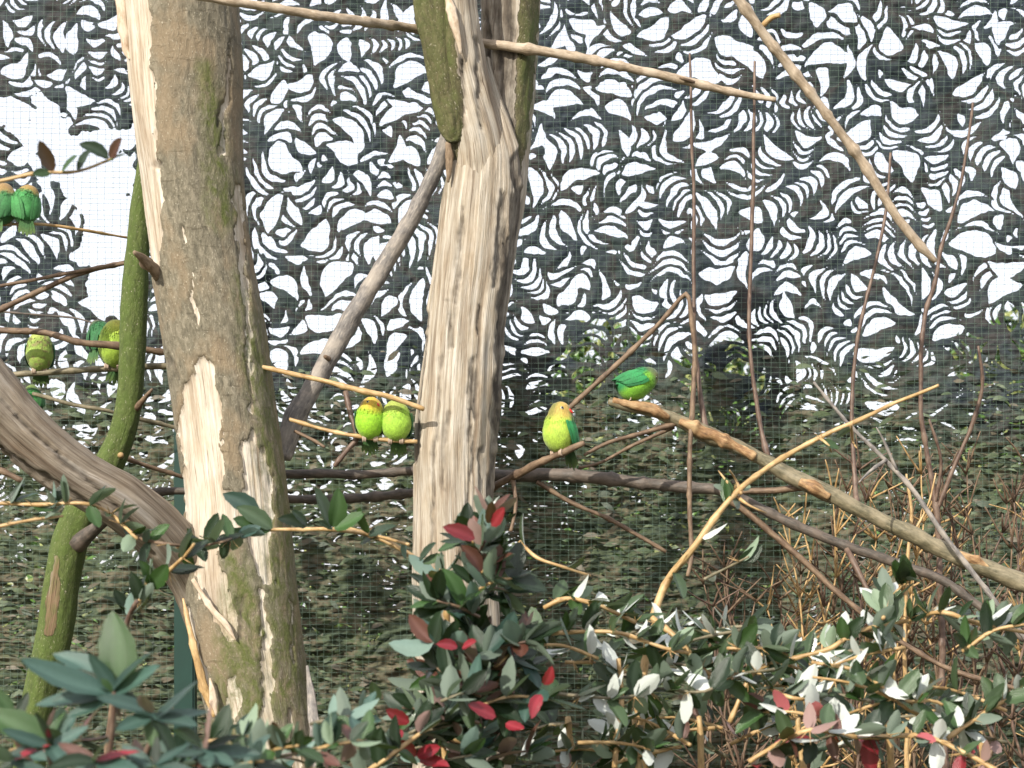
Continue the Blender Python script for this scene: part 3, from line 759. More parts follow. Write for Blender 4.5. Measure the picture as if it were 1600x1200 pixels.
limb('limb', [(-130, 480, 3.70, 50), (-40, 590, 3.74, 48), (40, 678, 3.78, 45), (120, 742, 3.82, 43), (200, 790, 3.87, 42), (262, 845, 3.94, 42), (310, 910, 4.02, 42), (345, 1010, 4.06, 40)],
     t1, M_LOG, 56, 0.006, 12, rel=0.006, crack=[[(0, 625, 1), (70, 690, 3), (140, 752, 3), (190, 800, 3), (240, 870, 2)], [(0, 700, 4), (60, 742, 5), (150, 795, 4)]])

# ------------------------------------------------------------------ middle trunk
g2 = P(710, 600, 4.05)
t2 = thing('dead_tree', 'bare weathered trunk in the middle, forked at the top with a mossy bark remnant', 'tree', (g2.x, 4.05, 0))
rows = [(90, 748, 760), (150, 736, 780), (200, 722, 800), (250, 703, 818), (300, 692, 819), (400, 679, 808), (500, 666, 791), (600, 655, 783), (700, 645, 775), (800, 643, 771), (900, 643, 772), (1000, 648, 777),
        (1100, 652, 786), (1300, 640, 810), (1950, 590, 880)]
dk = [[(786, 300, 4), (782, 400, 9), (775, 440, 6)], [(795, 380, 6), (782, 520, 8), (778, 560, 8)], [(742, 560, 3), (738, 620, 6), (742, 650, 3)], [(700, 470, 3), (705, 545, 3)],
      [(735, 640, 2), (740, 720, 1.5), (728, 800, 1.5), (715, 900, 1.5)], [(770, 700, 2), (765, 800, 3)], [(700, 640, 1.5), (693, 760, 1.5)], [(810, 240, 8), (812, 300, 6)],
      [(752, 480, 2), (748, 520, 2)], [(814, 300, 9), (800, 420, 9), (786, 520, 7), (774, 650, 5), (768, 800, 4)], [(662, 460, 3), (654, 600, 4), (648, 720, 3)], [(722, 330, 2), (716, 420, 2.5), (712, 470, 1.5)], [(690, 560, 2), (680, 700, 2.5), (672, 860, 2)], [(750, 700, 3), (748, 780, 2)], [(704, 262, 4), (702, 285, 3)]]
ms = [[(700, 225, 6), (695, 300, 4)]]
loft_trunk('trunk', rows, t2, M_TRUNK2, 4.05, seg=150, seed=6, patches=[], moss=ms, dark=dk, bare_all=1.0, flute=0.0042, fissure=0.0012, bare_depth=0.0, lump=0.008, twist=0.5, squash=0.85, jag=5)
limb('limb', [(690, -160, 3.99, 44), (700, -20, 4.0, 44), (712, 80, 4.01, 43), (728, 160, 4.02, 42), (745, 230, 4.035, 44), (750, 300, 4.05, 46), (744, 400, 4.06, 42), (735, 520, 4.07, 30)],
     t2, M_TRUNK2, 60, 0.006, 4, rel=0.007, crack=[[(722, 90, 3), (726, 130, 4), (720, 200, 2)], [(745, 60, 2), (752, 200, 2)]],
     patches_fn=[('bark', [(660, -160, 34), (672, 0, 30), (690, 90, 24), (704, 150, 20), (712, 210, 9), (706, 270, 0)]), ('moss', [(650, -160, 40), (665, 0, 34), (690, 120, 22), (705, 190, 12)])])
limb('limb', [(812, -160, 4.12, 52), (800, -20, 4.11, 47), (796, 80, 4.11, 44), (790, 160, 4.10, 42), (782, 240, 4.09, 42), (775, 320, 4.08, 42), (760, 420, 4.07, 36), (745, 540, 4.06, 26)],
     t2, M_TRUNK2, 56, 0.006, 9, rel=0.006, crack=[[(760, 20, 3), (764, 120, 4), (770, 200, 4)], [(800, 180, 3), (806, 300, 5)], [(785, -140, 20), (786, 0, 18), (792, 110, 15), (796, 200, 10)]],
     patches_fn=[('bark', [(838, -160, 16), (828, 0, 16), (820, 120, 14), (815, 200, 9), (810, 290, 0)]), ('moss', [(850, -160, 30), (838, 0, 22), (830, 120, 16), (822, 220, 8)])])
# slab of mossy bark hanging on the front limb, ragged at its foot
limb('bark_slab', [(662, -140, 3.965, 30), (672, 0, 3.965, 28), (688, 80, 3.975, 27), (700, 150, 3.985, 24), (708, 205, 3.99, 18), (710, 222, 3.99, 9)],
     t2, M_TRUNK2, 44, 0.005, 14, rel=0.009, bare=0.0, moss=0.62, flat=0.6, patches_fn=[('bare', [(716, 60, 0), (717, 120, 3), (714, 170, 2)])])
splinter('bark_strip', [(700, 222, 3.99, 4), (702, 250, 3.995, 6), (700, 285, 3.995, 2)], M_BARKBIT, t2)
splinter('bark_strip', [(700, -5, 3.94, 4), (706, 20, 3.94, 8), (716, 60, 3.945, 5), (720, 84, 3.95, 2)], M_SPLINT, t2)

# ------------------------------------------------------------------ slim mossy tree
g3 = P(60, 600, 4.15)
t3 = thing('mossy_tree', 'slim green mossy tree leaning behind the slanting limb', 'tree', (g3.x, 4.15, 0))
limb('trunk', [(90, 1920, 4.15, 34), (60, 1500, 4.15, 27), (45, 1200, 4.15, 25), (60, 1090, 4.15, 24), (85, 990, 4.15, 28), (98, 900, 4.15, 28), (115, 830, 4.15, 28), (150, 760, 4.15, 27), (182, 700, 4.15, 22), (200, 640, 4.15, 20),
               (206, 560, 4.15, 20), (210, 470, 4.15, 20), (214, 400, 4.15, 18), (222, 300, 4.15, 15), (245, 160, 4.15, 12), (262, 40, 4.15, 10)],
     t3, M_MOSSY, 40, 0.008, 21, rel=0.004, bare=0.0, moss=0.75, patches_fn=[('bare', [(88, 870, 3), (84, 930, 10), (76, 990, 7)])])
tube('branch', [(120, 850, 4.13, 16), (150, 825, 4.10, 10), (185, 800, 4.07, 7), (230, 792, 4.05, 4)], M_DARK, t3, seg=10)
tube('branch_stub', [(212, 640, 4.14, 5), (226, 622, 4.11, 4), (238, 608, 4.09, 2)], M_BROWN, t3, seg=8)
tube('branch_stub', [(188, 712, 4.13, 5), (189, 711, 4.115, 4.6), (189, 711, 4.11, 4)], M_TAN, t3, seg=10, step=.004)

# ------------------------------------------------------------------ poles and branches
def branch(label, main, mat, twigs=(), cat='branch', name='branch', seg=9, wob=0.0012, group=None, rn=0.2, stem='stem', step=0.008):
    p0 = P(main[0][0], main[0][1], main[0][2])
    r = thing(name, label, cat, p0, group)
    tube(stem, main, mat, r, seg=seg, wob=wob, rn=rn, step=step)
    for tw in twigs:
        m2 = mat
        if isinstance(tw, tuple): tw, m2 = tw
        tube('twig', tw, m2, r, seg=6, wob=0.002, rn=0.15)
    return r

branch('leaning grey dead pole wedged between the left and middle trunks', [(702, 195, 4.16, 10), (688, 250, 4.16, 12), (650, 330, 4.15, 13), (600, 415, 4.14, 14), (545, 505, 4.13, 14.5), (500, 585, 4.12, 15), (460, 655, 4.11, 17), (440, 715, 4.1, 15)],
       M_GREY, [([(515, 560, 4.1, 4), (508, 556, 4.085, 3)], M_BROWN)], seg=18, rn=0.14, name='dead_pole', cat='pole')
branch('long pale pole crossing the top of the picture in front of the left trunk', [(270, -14, 3.80, 6), (330, -2, 3.82, 6.5), (430, 13, 3.86, 7), (540, 30, 3.92, 7.5), (660, 47, 4.055, 7), (760, 68, 4.05, 7), (850, 80, 4.045, 8), (950, 99, 4.06, 7), (1060, 124, 4.08, 7), (1150, 145, 4.1, 6), (1212, 156, 4.1, 4)],
       M_PERCH, [([(1085, 130, 4.08, 3), (1062, 122, 4.06, 2)], M_BROWN)], seg=12, rn=0.16, name='perch_pole', cat='pole')
branch('straight tan pole slanting down from the top right corner', [(1120, -50, 3.6, 8), (1160, 6, 3.62, 8), (1200, 62, 3.64, 7.5), (1240, 112, 3.66, 8), (1300, 190, 3.68, 7), (1342, 245, 3.7, 8), (1392, 325, 3.72, 7), (1425, 370, 3.73, 7.5), (1462, 408, 3.74, 5)],
       M_PERCH, [([(1190, 42, 3.64, 5), (1205, 28, 3.63, 4), (1219, 24, 3.62, 4)], M_TAN)], seg=12, rn=0.16, name='perch_pole', cat='pole')

big = branch('thick chewed perch branch sloping down to the right edge under the hunched bird',
       [(952, 626, 4.05, 6), (975, 634, 4.05, 8), (1010, 640, 4.06, 9), (1060, 658, 4.07, 10), (1100, 676, 4.08, 13), (1150, 697, 4.08, 11), (1200, 722, 4.08, 11), (1245, 748, 4.07, 13), (1295, 772, 4.06, 13), (1360, 805, 4.05, 11.5), (1420, 832, 4.04, 12.5), (1490, 868, 4.03, 13), (1560, 895, 4.02, 14), (1640, 928, 4.0, 15), (1760, 975, 3.98, 17)],
       M_OLIVE, [
        ([(1103, 675, 4.08, 7), (1100, 650, 4.09, 4.5), (1093, 600, 4.1, 3.6), (1086, 520, 4.11, 3.2), (1085, 400, 4.12, 3), (1084, 280, 4.13, 2.6), (1080, 180, 4.13, 2.2), (1077, 84, 4.14, 1.8)], M_RED),
        ([(1060, 660, 4.07, 4.5), (1000, 678, 4.05, 3.5), (950, 692, 4.03, 3), (912, 712, 4.02, 2.5)], M_BROWN),
        ([(1052, 668, 4.08, 3), (990, 695, 4.1, 2.8), (940, 722, 4.12, 2.4), (905, 732, 4.12, 2)], M_BROWN),
        ([(1200, 715, 4.08, 5), (1188, 660, 4.1, 3.4), (1174, 570, 4.11, 3.2), (1171, 480, 4.12, 3), (1176, 330, 4.13, 3), (1178, 200, 4.13, 2.5), (1179, 96, 4.14, 2)], M_RED),
        ([(1262, 760, 4.07, 7), (1220, 765, 4.1, 5), (1160, 768, 4.12, 5)], M_BROWN),
        ([(1340, 790, 4.05, 5), (1335, 740, 4.08, 3.6), (1330, 640, 4.1, 3.2), (1340, 530, 4.11, 3), (1360, 440, 4.12, 2.6), (1385, 330, 4.13, 2.4), (1392, 240, 4.14, 1.8)], M_RED)],
       name='chewed_branch', seg=16, rn=0.16)
# gnawed orange patches on the thick perch: raised rims of stripped bark
M_GNAW = twig_mat('gnawed_orange_wood', (0.10, 0.055, 0.025), (0.30, 0.17, 0.075), (0.50, 0.36, 0.19), 0.7)
for pth in ([(958, 625, 4.045, 4), (985, 632, 4.042, 6.5), (1020, 640, 4.047, 7), (1045, 652, 4.057, 4)], [(1062, 658, 4.06, 7), (1090, 670, 4.066, 9.5), (1125, 686, 4.07, 8.5), (1165, 706, 4.072, 7), (1180, 714, 4.07, 5)],
            [(1250, 752, 4.055, 6), (1275, 764, 4.05, 12), (1296, 775, 4.05, 8)], [(1490, 862, 4.02, 3), (1515, 872, 4.015, 8), (1545, 886, 4.01, 4)]):
    tube('gnawed_patch', pth, M_GNAW, big, seg=14, rn=0.42, step=.004)

branch('dark smooth horizontal branch running low behind the middle trunk',
       [(420, 742, 4.20, 7), (500, 740, 4.21, 7), (560, 742, 4.21, 6.5), (645, 736, 4.22, 7), (720, 742, 4.25, 8), (790, 744, 4.22, 10), (860, 742, 4.2, 10), (930, 746, 4.19, 10), (1010, 756, 4.18, 9), (1080, 762, 4.17, 9), (1130, 768, 4.16, 8), (1200, 800, 4.15, 7.5), (1260, 828, 4.14, 7.5), (1320, 852, 4.13, 7.5), (1395, 878, 4.12, 7.5), (1465, 903, 4.1, 7), (1520, 940, 4.08, 6), (1600, 1000, 4.05, 5)],
       M_DARK, [([(838, 752, 4.2, 4), (900, 788, 4.2, 3.5), (960, 815, 4.2, 3.5), (1040, 862, 4.2, 3)], M_BROWN),
                ([(1130, 772, 4.16, 6), (1200, 828, 4.15, 5), (1270, 888, 4.14, 5), (1355, 966, 4.12, 4.5), (1420, 1010, 4.1, 4), (1500, 1052, 4.08, 4), (1640, 1090, 4.05, 4)], M_BROWN),
                ([(1320, 852, 4.13, 5), (1335, 880, 4.1, 5), (1352, 915, 4.08, 4), (1372, 950, 4.06, 3)], M_RED)], seg=12, rn=.08)
branch('second dark horizontal branch below the first, left of the middle trunk', [(230, 770, 4.25, 6), (300, 768, 4.26, 6), (460, 780, 4.27, 7), (560, 778, 4.27, 7), (645, 770, 4.27, 7), (740, 752, 4.27, 7), (800, 742, 4.26, 5)], M_DARK, seg=10)
branch('short curved perch under the lone front-facing green bird', [(765, 765, 4.14, 6), (800, 745, 4.10, 6), (838, 726, 4.05, 6), (872, 710, 4.02, 5.5), (895, 699, 4.0, 5), (913, 692, 3.99, 3.5)], M_BROWN,
       [([(800, 748, 4.1, 4), (806, 790, 4.08, 3), (798, 830, 4.06, 3)], M_BROWN)], seg=10)
branch('thin brown bent twig rising to a kink and hanging straight down', [(886, 640, 4.12, 4), (930, 600, 4.11, 4), (985, 550, 4.1, 4), (1035, 500, 4.09, 3.8), (1066, 464, 4.08, 3.5), (1076, 464, 4.07, 3.5), (1081, 500, 4.07, 4), (1085, 560, 4.07, 4), (1080, 660, 4.06, 4), (1077, 760, 4.05, 3.6), (1080, 860, 4.04, 3.4), (1074, 900, 4.03, 3)],
       M_BROWN, name='bent_twig', cat='twig')
branch('tan bare twig pole passing in front of the huddled bird pair', [(400, 572, 3.96, 3.5), (440, 580, 3.96, 3.8), (500, 594, 3.955, 4), (560, 610, 3.95, 4.5), (610, 621, 3.95, 4.2), (662, 640, 3.955, 3.5)], M_TAN, name='twig', cat='twig')
branch('thin perch twig under the huddled bird pair beside the middle trunk', [(452, 655, 4.02, 3), (500, 670, 4.01, 3), (545, 680, 4.0, 3.2), (600, 687, 4.0, 3.2), (652, 690, 4.0, 3)], M_TAN,
       [([(540, 612, 4.04, 4), (548, 650, 4.03, 4), (558, 682, 4.02, 5), (545, 700, 4.01, 4), (522, 728, 4.0, 3.5)], M_RED), ([(460, 672, 4.03, 2.5), (485, 684, 4.02, 2.5), (507, 697, 4.0, 2.2)], M_BROWN)], name='twig', cat='twig')
grp = 'bare perching twigs at the left edge'
LT = [('thin upper twig slanting to the mossy tree at the left edge', [(-60, 462, 4.1, 2.6), (0, 447, 4.12, 2.6), (100, 428, 4.15, 3), (215, 408, 4.2, 3)]),
      ('brown twig rising from lower left to the mossy tree', [(-60, 515, 4.1, 4), (0, 484, 4.12, 4.4), (60, 456, 4.14, 4.4), (130, 426, 4.17, 4), (215, 405, 4.22, 3.6)]),
      ('curved brown branch passing in front of the mottled bird', [(-70, 512, 4.22, 5), (0, 517, 4.22, 5), (70, 520, 4.22, 5), (120, 534, 4.22, 5.5), (180, 540, 4.24, 5.5), (250, 550, 4.28, 5), (300, 552, 4.3, 5)]),
      ('straight perch branch under the mottled bird at the left', [(15, 586, 4.3, 5), (60, 583, 4.3, 5), (120, 579, 4.3, 5), (190, 575, 4.31, 5), (260, 572, 4.34, 4.5), (310, 575, 4.35, 4)]),
      ('thin twig below the left perches, ending behind the left trunk', [(50, 615, 4.25, 3), (120, 633, 4.26, 3.2), (180, 645, 4.28, 3.2), (270, 668, 4.36, 3.5), (320, 680, 4.37, 3)]),
      ('fine twig beneath the two green birds at the far left', [(-40, 352, 4.05, 3), (50, 350, 4.06, 2.6), (120, 358, 4.1, 2.4), (200, 371, 4.2, 1.8)]),
      ('low twig crossing from the limb to the left trunk', [(185, 712, 4.25, 4), (230, 728, 4.3, 3.5), (300, 750, 4.36, 3.5)]),
      ('thin dark twig just above the mottled bird', [(-30, 484, 4.45, 1.6), (60, 492, 4.45, 1.6), (120, 498, 4.45, 1.5), (175, 515, 4.45, 1.5)]),
      ('short brown twig poking out low at the left edge below the limb', [(-40, 720, 4.2, 5), (0, 735, 4.2, 5), (35, 752, 4.2, 4)])]
for k, (lab, pth) in enumerate(LT): branch(lab, pth, (M_BROWN, M_BROWN, M_BROWN, M_OLIVE, M_OLIVE, M_TAN, M_BROWN, M_DARK, M_BROWN)[k], name='twig', cat='twig', group=grp)

# thin upright shoots on the right, each growing from the ground
SH = [('dark red upright shoot nearest the right edge, tall and curved', M_RED, [(1500, 1870, 4.3, 8), (1480, 1400, 4.3, 6), (1470, 980, 4.3, 5), (1462, 800, 4.3, 4.6), (1444, 690, 4.3, 4), (1438, 600, 4.3, 3.6), (1446, 500, 4.3, 3.4), (1470, 400, 4.3, 3.2), (1492, 320, 4.3, 2.6), (1508, 240, 4.3, 2.4), (1520, 160, 4.3, 2)],
       [[(1464, 800, 4.3, 4), (1490, 730, 4.29, 3.6), (1520, 660, 4.28, 3.4), (1534, 600, 4.27, 3), (1528, 540, 4.26, 2)], [(1460, 790, 4.3, 3), (1470, 720, 4.28, 2.6), (1452, 655, 4.27, 2)]]),
      ('grey slanting shoot crossing over the thick perch at the right', M_GREY, [(1760, 1960, 3.95, 8), (1720, 1300, 3.95, 6), (1660, 1080, 3.95, 5), (1560, 945, 3.95, 4), (1500, 870, 3.96, 4), (1450, 800, 3.97, 4), (1400, 735, 3.98, 3.5), (1330, 668, 3.99, 3), (1272, 598, 4.0, 2)],
       [[(1385, 718, 3.98, 3), (1362, 735, 3.94, 2.6), (1342, 754, 3.9, 1.2)], [(1400, 735, 3.98, 3), (1382, 690, 3.97, 2), (1370, 668, 3.96, 1)]]),
      ('tan thin shoot standing between the thick perch and the right shrub', M_TAN, [(1425, 1890, 4.2, 6), (1420, 1300, 4.2, 4), (1415, 1000, 4.2, 3), (1420, 880, 4.2, 2.8), (1425, 800, 4.2, 2.6), (1418, 740, 4.2, 1.6)], [[(1422, 840, 4.2, 2), (1450, 790, 4.2, 1.6), (1462, 740, 4.2, 1)]])]
for lab, m, pth, tws in SH: branch(lab, pth, m, [list(q) for q in tws], name='shoot', cat='twig', wob=0.003)
# leafless bushes in front of the net at the right
rnd = random.Random(21)
for (lo, hi, lab) in ((1110, 1230, 'low leafless brown bush behind the barberries, left of the other bare bushes'), (1245, 1350, 'leafless bush with thin tan stems under the middle of the thick perch'),
                      (1365, 1480, 'dense leafless twiggy bush under the right half of the thick perch'), (1495, 1640, 'tall leafless reddish bush at the right edge behind the thick perch')):
    bb = P((lo + hi) / 2, 600, 4.5); bush = thing('bare_bush', lab, 'bush', (bb.x, 4.5, 0), 'leafless bushes before the net')
    for q in range(11):
        x0 = lo + (hi - lo) * q / 10 + rnd.uniform(-12, 12); m = rnd.choice((M_BROWN, M_TAN, M_RED, M_BROWN))
        x = x0; y = 1330; dd = rnd.uniform(4.35, 4.6); top = rnd.uniform(700, 900) if x0 > 1250 else rnd.uniform(820, 950)
        main = [((lo + hi) / 2, HY + H / 4.5 * F, 4.5, 5)]
        while y > top:
            main.append((x, y, dd, 1.0 + 1.8 * (y - top) / (1330 - top))); x += rnd.uniform(-22, 26); y -= rnd.uniform(50, 80)
        tube('stem', main, m, bush, seg=6, wob=.004, rn=.15)
        for k in range(3, len(main)):
            for s in range(3):
                px, py = main[k][0], main[k][1]; a = rnd.uniform(-2.7, -0.4); L = rnd.uniform(25, 80)
                tube('twig', [(px, py, dd, 1.9), (px + L * .5 * math.cos(a), py + L * .5 * math.sin(a) + rnd.uniform(-6, 6), dd - .02, 1.4), (px + L * math.cos(a), py + L * math.sin(a), dd - .03, 0.8)], m, bush, seg=5, wob=.002)

# ------------------------------------------------------------------ leaves and shrubs
def leaf_mat(name, top, under, rough=0.32, vein=0.25):
    m, nt, b = new_mat(name)
    oi = nt.nodes.new('ShaderNodeObjectInfo'); geo = nt.nodes.new('ShaderNodeNewGeometry')
    n = noise(nt, coord(nt, None, (1, 1, 1)), 35, 3)
    rv = mth(nt, 'ADD', mth(nt, 'MULTIPLY', oi.outputs['Random'], 0.7), 0.62)
    c = mixc(nt, n, tuple(x * .75 for x in top), tuple(x * 1.3 for x in top))
    # rib: y near zero is the midrib
    tc = nt.nodes.new('ShaderNodeAttribute'); tc.attribute_name = 'rib'
    c = mixc(nt, mth(nt, 'MULTIPLY', tc.outputs['Fac'], vein), c, tuple(min(1, x * 2.2 + 0.05) for x in top))
    hs = nt.nodes.new('ShaderNodeHueSaturation'); nt.links.new(c, hs.inputs['Color']); nt.links.new(rv, hs.inputs['Value'])
    u = mixc(nt, n, tuple(x * .85 for x in under), tuple(min(1, x * 1.15) for x in under))
    col = mixc(nt, geo.outputs['Backfacing'], hs.outputs[0], u)
    nt.links.new(col, b.inputs['Base Color'])
    rr = mth(nt, 'ADD', mth(nt, 'MULTIPLY', geo.outputs['Backfacing'], 0.3), rough)
    nt.links.new(rr, b.inputs['Roughness'])
    b.inputs['Specular IOR Level'].default_value = 0.42
    b.inputs['Transmission Weight'].default_value = 0.0
    bump(nt, b, noise(nt, coord(nt, None, (1, 4, 1)), 120, 2), 0.0006, 0.5)
    # a little light passes through the blade
    tr = nt.nodes.new('ShaderNodeBsdfTranslucent'); nt.links.new(mixc(nt, 0.5, col, (0.25, 0.4, 0.06)), tr.inputs['Color'])
    ms_ = nt.nodes.new('ShaderNodeMixShader'); ms_.inputs[0].default_value = 0.12
    out = [x for x in nt.nodes if x.type == 'OUTPUT_MATERIAL'][0]
    nt.links.new(b.outputs[0], ms_.inputs[1]); nt.links.new(tr.outputs[0], ms_.inputs[2]); nt.links.new(ms_.outputs[0], out.inputs['Surface'])
    return m
LM = {
    'dark': leaf_mat('dark_glossy_leaf', (0.013, 0.027, 0.013), (0.13, 0.17, 0.13), 0.24),
    'mid': leaf_mat('mid_green_leaf', (0.032, 0.072, 0.020), (0.20, 0.27, 0.18), 0.24),
    'blue': leaf_mat('bluish_green_leaf', (0.036, 0.075, 0.060), (0.16, 0.24, 0.20), 0.33),
    'pale': leaf_mat('pale_backed_leaf', (0.045, 0.075, 0.035), (0.56, 0.60, 0.56), 0.16),
    'red': leaf_mat('crimson_leaf', (0.20, 0.014, 0.024), (0.36, 0.09, 0.10), 0.25),
    'bronze': leaf_mat('bronze_leaf', (0.09, 0.035, 0.025), (0.28, 0.18, 0.16), 0.3),
}
def leaf_geo(kind, seed):
    rnd = random.Random(seed); n = 9; W = {'oval': 0.235, 'long': 0.16}[kind]
    V = []; rib = []; curl = rnd.uniform(-0.25, 0.35); fold = rnd.uniform(0.10, 0.30); side = rnd.uniform(-.08, .08); tw = rnd.uniform(-.5, .5)
    for k in range(n):
        t = k / (n - 1)
        w = W * (math.sin(math.pi * min(1, t ** 0.85)) ** 0.62 if 0 < t < 1 else 0.02)
        if t < 0.12: w = min(w, 0.03 + t * 0.5)
        z = -curl * t * t * 0.6; yy = side * math.sin(t * 3)
        ser = 1.0 + (0.06 if k % 2 else -0.04)
        for s in (-1, -0.5, 0, 0.5, 1):
            a = tw * t; y0 = w * ser * s if abs(s) == 1 else w * s; z0 = abs(s) * w * fold - (0.012 if s == 0 else 0)
            V.append((t, yy + y0 * math.cos(a) - z0 * math.sin(a), z + y0 * math.sin(a) + z0 * math.cos(a))); rib.append(1.0 if s == 0 else 0.0)
    Fq = []
    for k in range(n - 1):
        for j in range(4):
            a = k * 5 + j; Fq.append((a, a + 5, a + 6, a + 1))
    return np.array(V), np.array(Fq), np.array(rib)
LG = {k: [leaf_geo(k, s) for s in range(5)] for k in ('oval', 'long')}
LMESH = {}
for k in LG:
    for vi, (v, f, rb) in enumerate(LG[k]):
        for mk, m in LM.items():
            LMESH[(k, vi, mk)] = make_mesh('leaf', v, f, [m], True, {'rib': rb})

def thorn_mesh():
    V = []; Fq = []
    for a in (-0.8, 0, 0.8):
        d = Vector((math.sin(a), 0, math.cos(a))); u = Vector((d.z, 0, -d.x)); k0 = len(V)
        for (t, r) in ((0, 0.045), (0.5, 0.03), (1, 0.004)):
            for q in range(5):
                an = q * 1.2566; V.append(d * t + u * math.cos(an) * r + Vector((0, 1, 0)) * math.sin(an) * r)
        for s in range(2):
            for q in range(5):
                q2 = (q + 1) % 5; Fq.append((k0 + s * 5 + q, k0 + s * 5 + q2, k0 + s * 5 + 5 + q2, k0 + s * 5 + 5 + q))
    return make_mesh('thorn', V, np.array(Fq), [M_TAN], True, {'grain': np.array(V) * 0.02})
TH = thorn_mesh()

class Shrub:
    def __init__(s, name, label, cat, base, group=None):
        s.root = thing(name, label, cat, base, group); s.leaves = []; s.base = Vector(base); s.nth = 0
    def leaf(s, p, dirv, nrm, L, kind, mk, fixed=False):
        X = dirv.normalized(); Z = (nrm - X * nrm.dot(X))
        if Z.length < 1e-3: Z = X.orthogonal()
        Z.normalize(); Y = Z.cross(X)
        M = Matrix((X, Y, Z)).transposed().to_4x4(); M.translation = p - s.base
        M = M @ Matrix.Diagonal((L, L, L, 1))
        s.leaves.append((M, kind, random.randrange(5), mk, L / p.y))
    def twig(s, path, mat, node=34, nleaf=(3, 5), L=0.047, kind='oval', cols=(('dark', 5), ('mid', 3)), thorn=True, spread=1.0, up=0.3, skip0=0.1, flip=0.5, name='twig'):
        tube(name, path, mat, s.root, seg=7, wob=0.0025, rn=0.12)
        pts = catmull([tuple(P(*q[:3])) + (q[3],) for q in path], 0.004)
        ln = np.cumsum(np.r_[0, np.linalg.norm(np.diff(pts[:, :3], axis=0), axis=1)])
        pos = ln[-1] * skip0; d = path[0][2]; nodew = node / F * d
        names = [c for c, w in cols for _ in range(w)]
        while pos <= ln[-1] + 1e-6:
            i = min(len(pts) - 2, int(np.searchsorted(ln, pos))); c = Vector(pts[i, :3]); T = Vector(pts[i + 1, :3] - pts[i, :3]).normalized()
            endn = pos > ln[-1] - nodew
            for q in range(random.randint(*nleaf) + (1 if endn else 0)):
                rv = Vector((random.gauss(0, 1), random.gauss(0, 0.7), random.gauss(0, 1) + up))
                rv = (rv - T * rv.dot(T) * 0.6).normalized()
                dv = (rv * spread + T * (0.55 if not endn else 1.0) + Vector((0, 0, up * .5))).normalized()
                nn = Vector((random.gauss(0, .6), random.gauss(-.45, .6), 1.0))
                if random.random() < flip: nn = -nn + Vector((0, -0.3, 0.2))
                s.leaf(c, dv, nn, L * random.uniform(0.7, 1.2), kind, random.choice(names))
            if thorn and random.random() < 0.8:
                o = bpy.data.objects.new('thorn', TH); link(o); o.parent = s.root; o.location = c - s.base
                dv = Vector((random.gauss(0, 1), -abs(random.gauss(0, .5)), random.gauss(0, 1)))
                o.rotation_mode = 'QUATERNION'; o.rotation_quaternion = dv.to_track_quat('Z', 'Y'); q = random.uniform(0.014, 0.024); o.scale = (q, q, q)
            pos += nodew * random.uniform(0.75, 1.3)
    def finish(s, lim=300):
        s.leaves.sort(key=lambda q: -q[4])
        inview = []
        for q in s.leaves: inview.append(q)
        for (M, kind, vi, mk, _) in inview[:lim]:
            o = bpy.data.objects.new('leaf', LMESH[(kind, vi, mk)]); link(o); o.parent = s.root; o.matrix_local = M
        rest = inview[lim:]
        if rest:
            keys = list(LM.keys()); VV = []; FF = []; RB = []; mi = []; k0 = 0
            for (M, kind, vi, mk, _) in rest:
                v, f, rb = LG[kind][vi]; A = np.array(M)
                VV.append(v @ A[:3, :3].T + A[:3, 3]); FF.append(f + k0); RB.append(rb); mi += [keys.index(mk)] * len(f); k0 += len(v)
            me = make_mesh('leaves', np.vstack(VV), np.vstack(FF), [LM[k] for k in keys], True, {'rib': np.concatenate(RB)}, mi)
            part('leaves', me, s.root, True)

# ---- right-hand barberries
def gbase(px, d): return P(px, 600, d).x
A = Shrub('barberry_shrub', 'thorny barberry with pale-backed leaves right of the middle trunk', 'shrub', (gbase(1000, 3.2), 3.2, 0), 'barberry bushes across the foreground')
Bs = Shrub('barberry_shrub', 'glossy pale-backed thorny barberry filling the lower right corner', 'shrub', (gbase(1430, 3.2), 3.2, 0), 'barberry bushes across the foreground')
cw = (('dark', 6), ('mid', 4), ('pale', 12))  # many pale undersides, also standing in for glossy whitish highlights
def q4(pts, d, r0, r1):
    n = len(pts); return [(x, y, d + 0.03 * math.sin(k * 1.7 + x), r0 + (r1 - r0) * k / (n - 1)) for k, (x, y) in enumerate(pts)]
A.twig(q4([(1020, 1240), (1000, 1120), (1010, 1030), (1022, 965), (1045, 905), (1083, 855), (1150, 772), (1240, 704), (1340, 658), (1400, 628), (1465, 603)], 3.35, 8, 2.5), M_TAN, node=900, nleaf=(0, 0), name='stem')
A.twig(q4([(1045, 905), (1083, 855), (1150, 772)], 3.34, 3, 2), M_TAN, node=60, nleaf=(1, 2), cols=cw, flip=.6)
for pts in ([(1150, 772), (1135, 752), (1122, 735)], [(1282, 684), (1296, 696), (1300, 706)], [(1160, 770), (1150, 750), (1140, 735)], [(1150, 775), (1172, 790), (1196, 800)], [(1330, 662), (1332, 690), (1338, 700)]):
    A.twig(q4(pts, 3.34, 2.6, 1.0), M_TAN, node=900, nleaf=(0, 0), name='spur')
A.twig(q4([(850, 950), (885, 935), (930, 943), (963, 957), (1000, 975)], 3.2, 4, 3), M_TAN, cols=cw)
A.twig(q4([(820, 1000), (855, 992), (955, 988), (1010, 1003), (1040, 1014), (1075, 1022)], 3.1, 3.5, 3), M_TAN, cols=cw)
A.twig(q4([(1020, 965), (1060, 1000), (1093, 1040), (1120, 1060)], 3.15, 5, 3), M_TAN, cols=cw)
A.twig(q4([(865, 1085), (970, 1092), (1030, 1078), (1100, 1080), (1150, 1055), (1210, 1045)], 2.95, 2.6, 2), M_OLIVE, cols=cw)
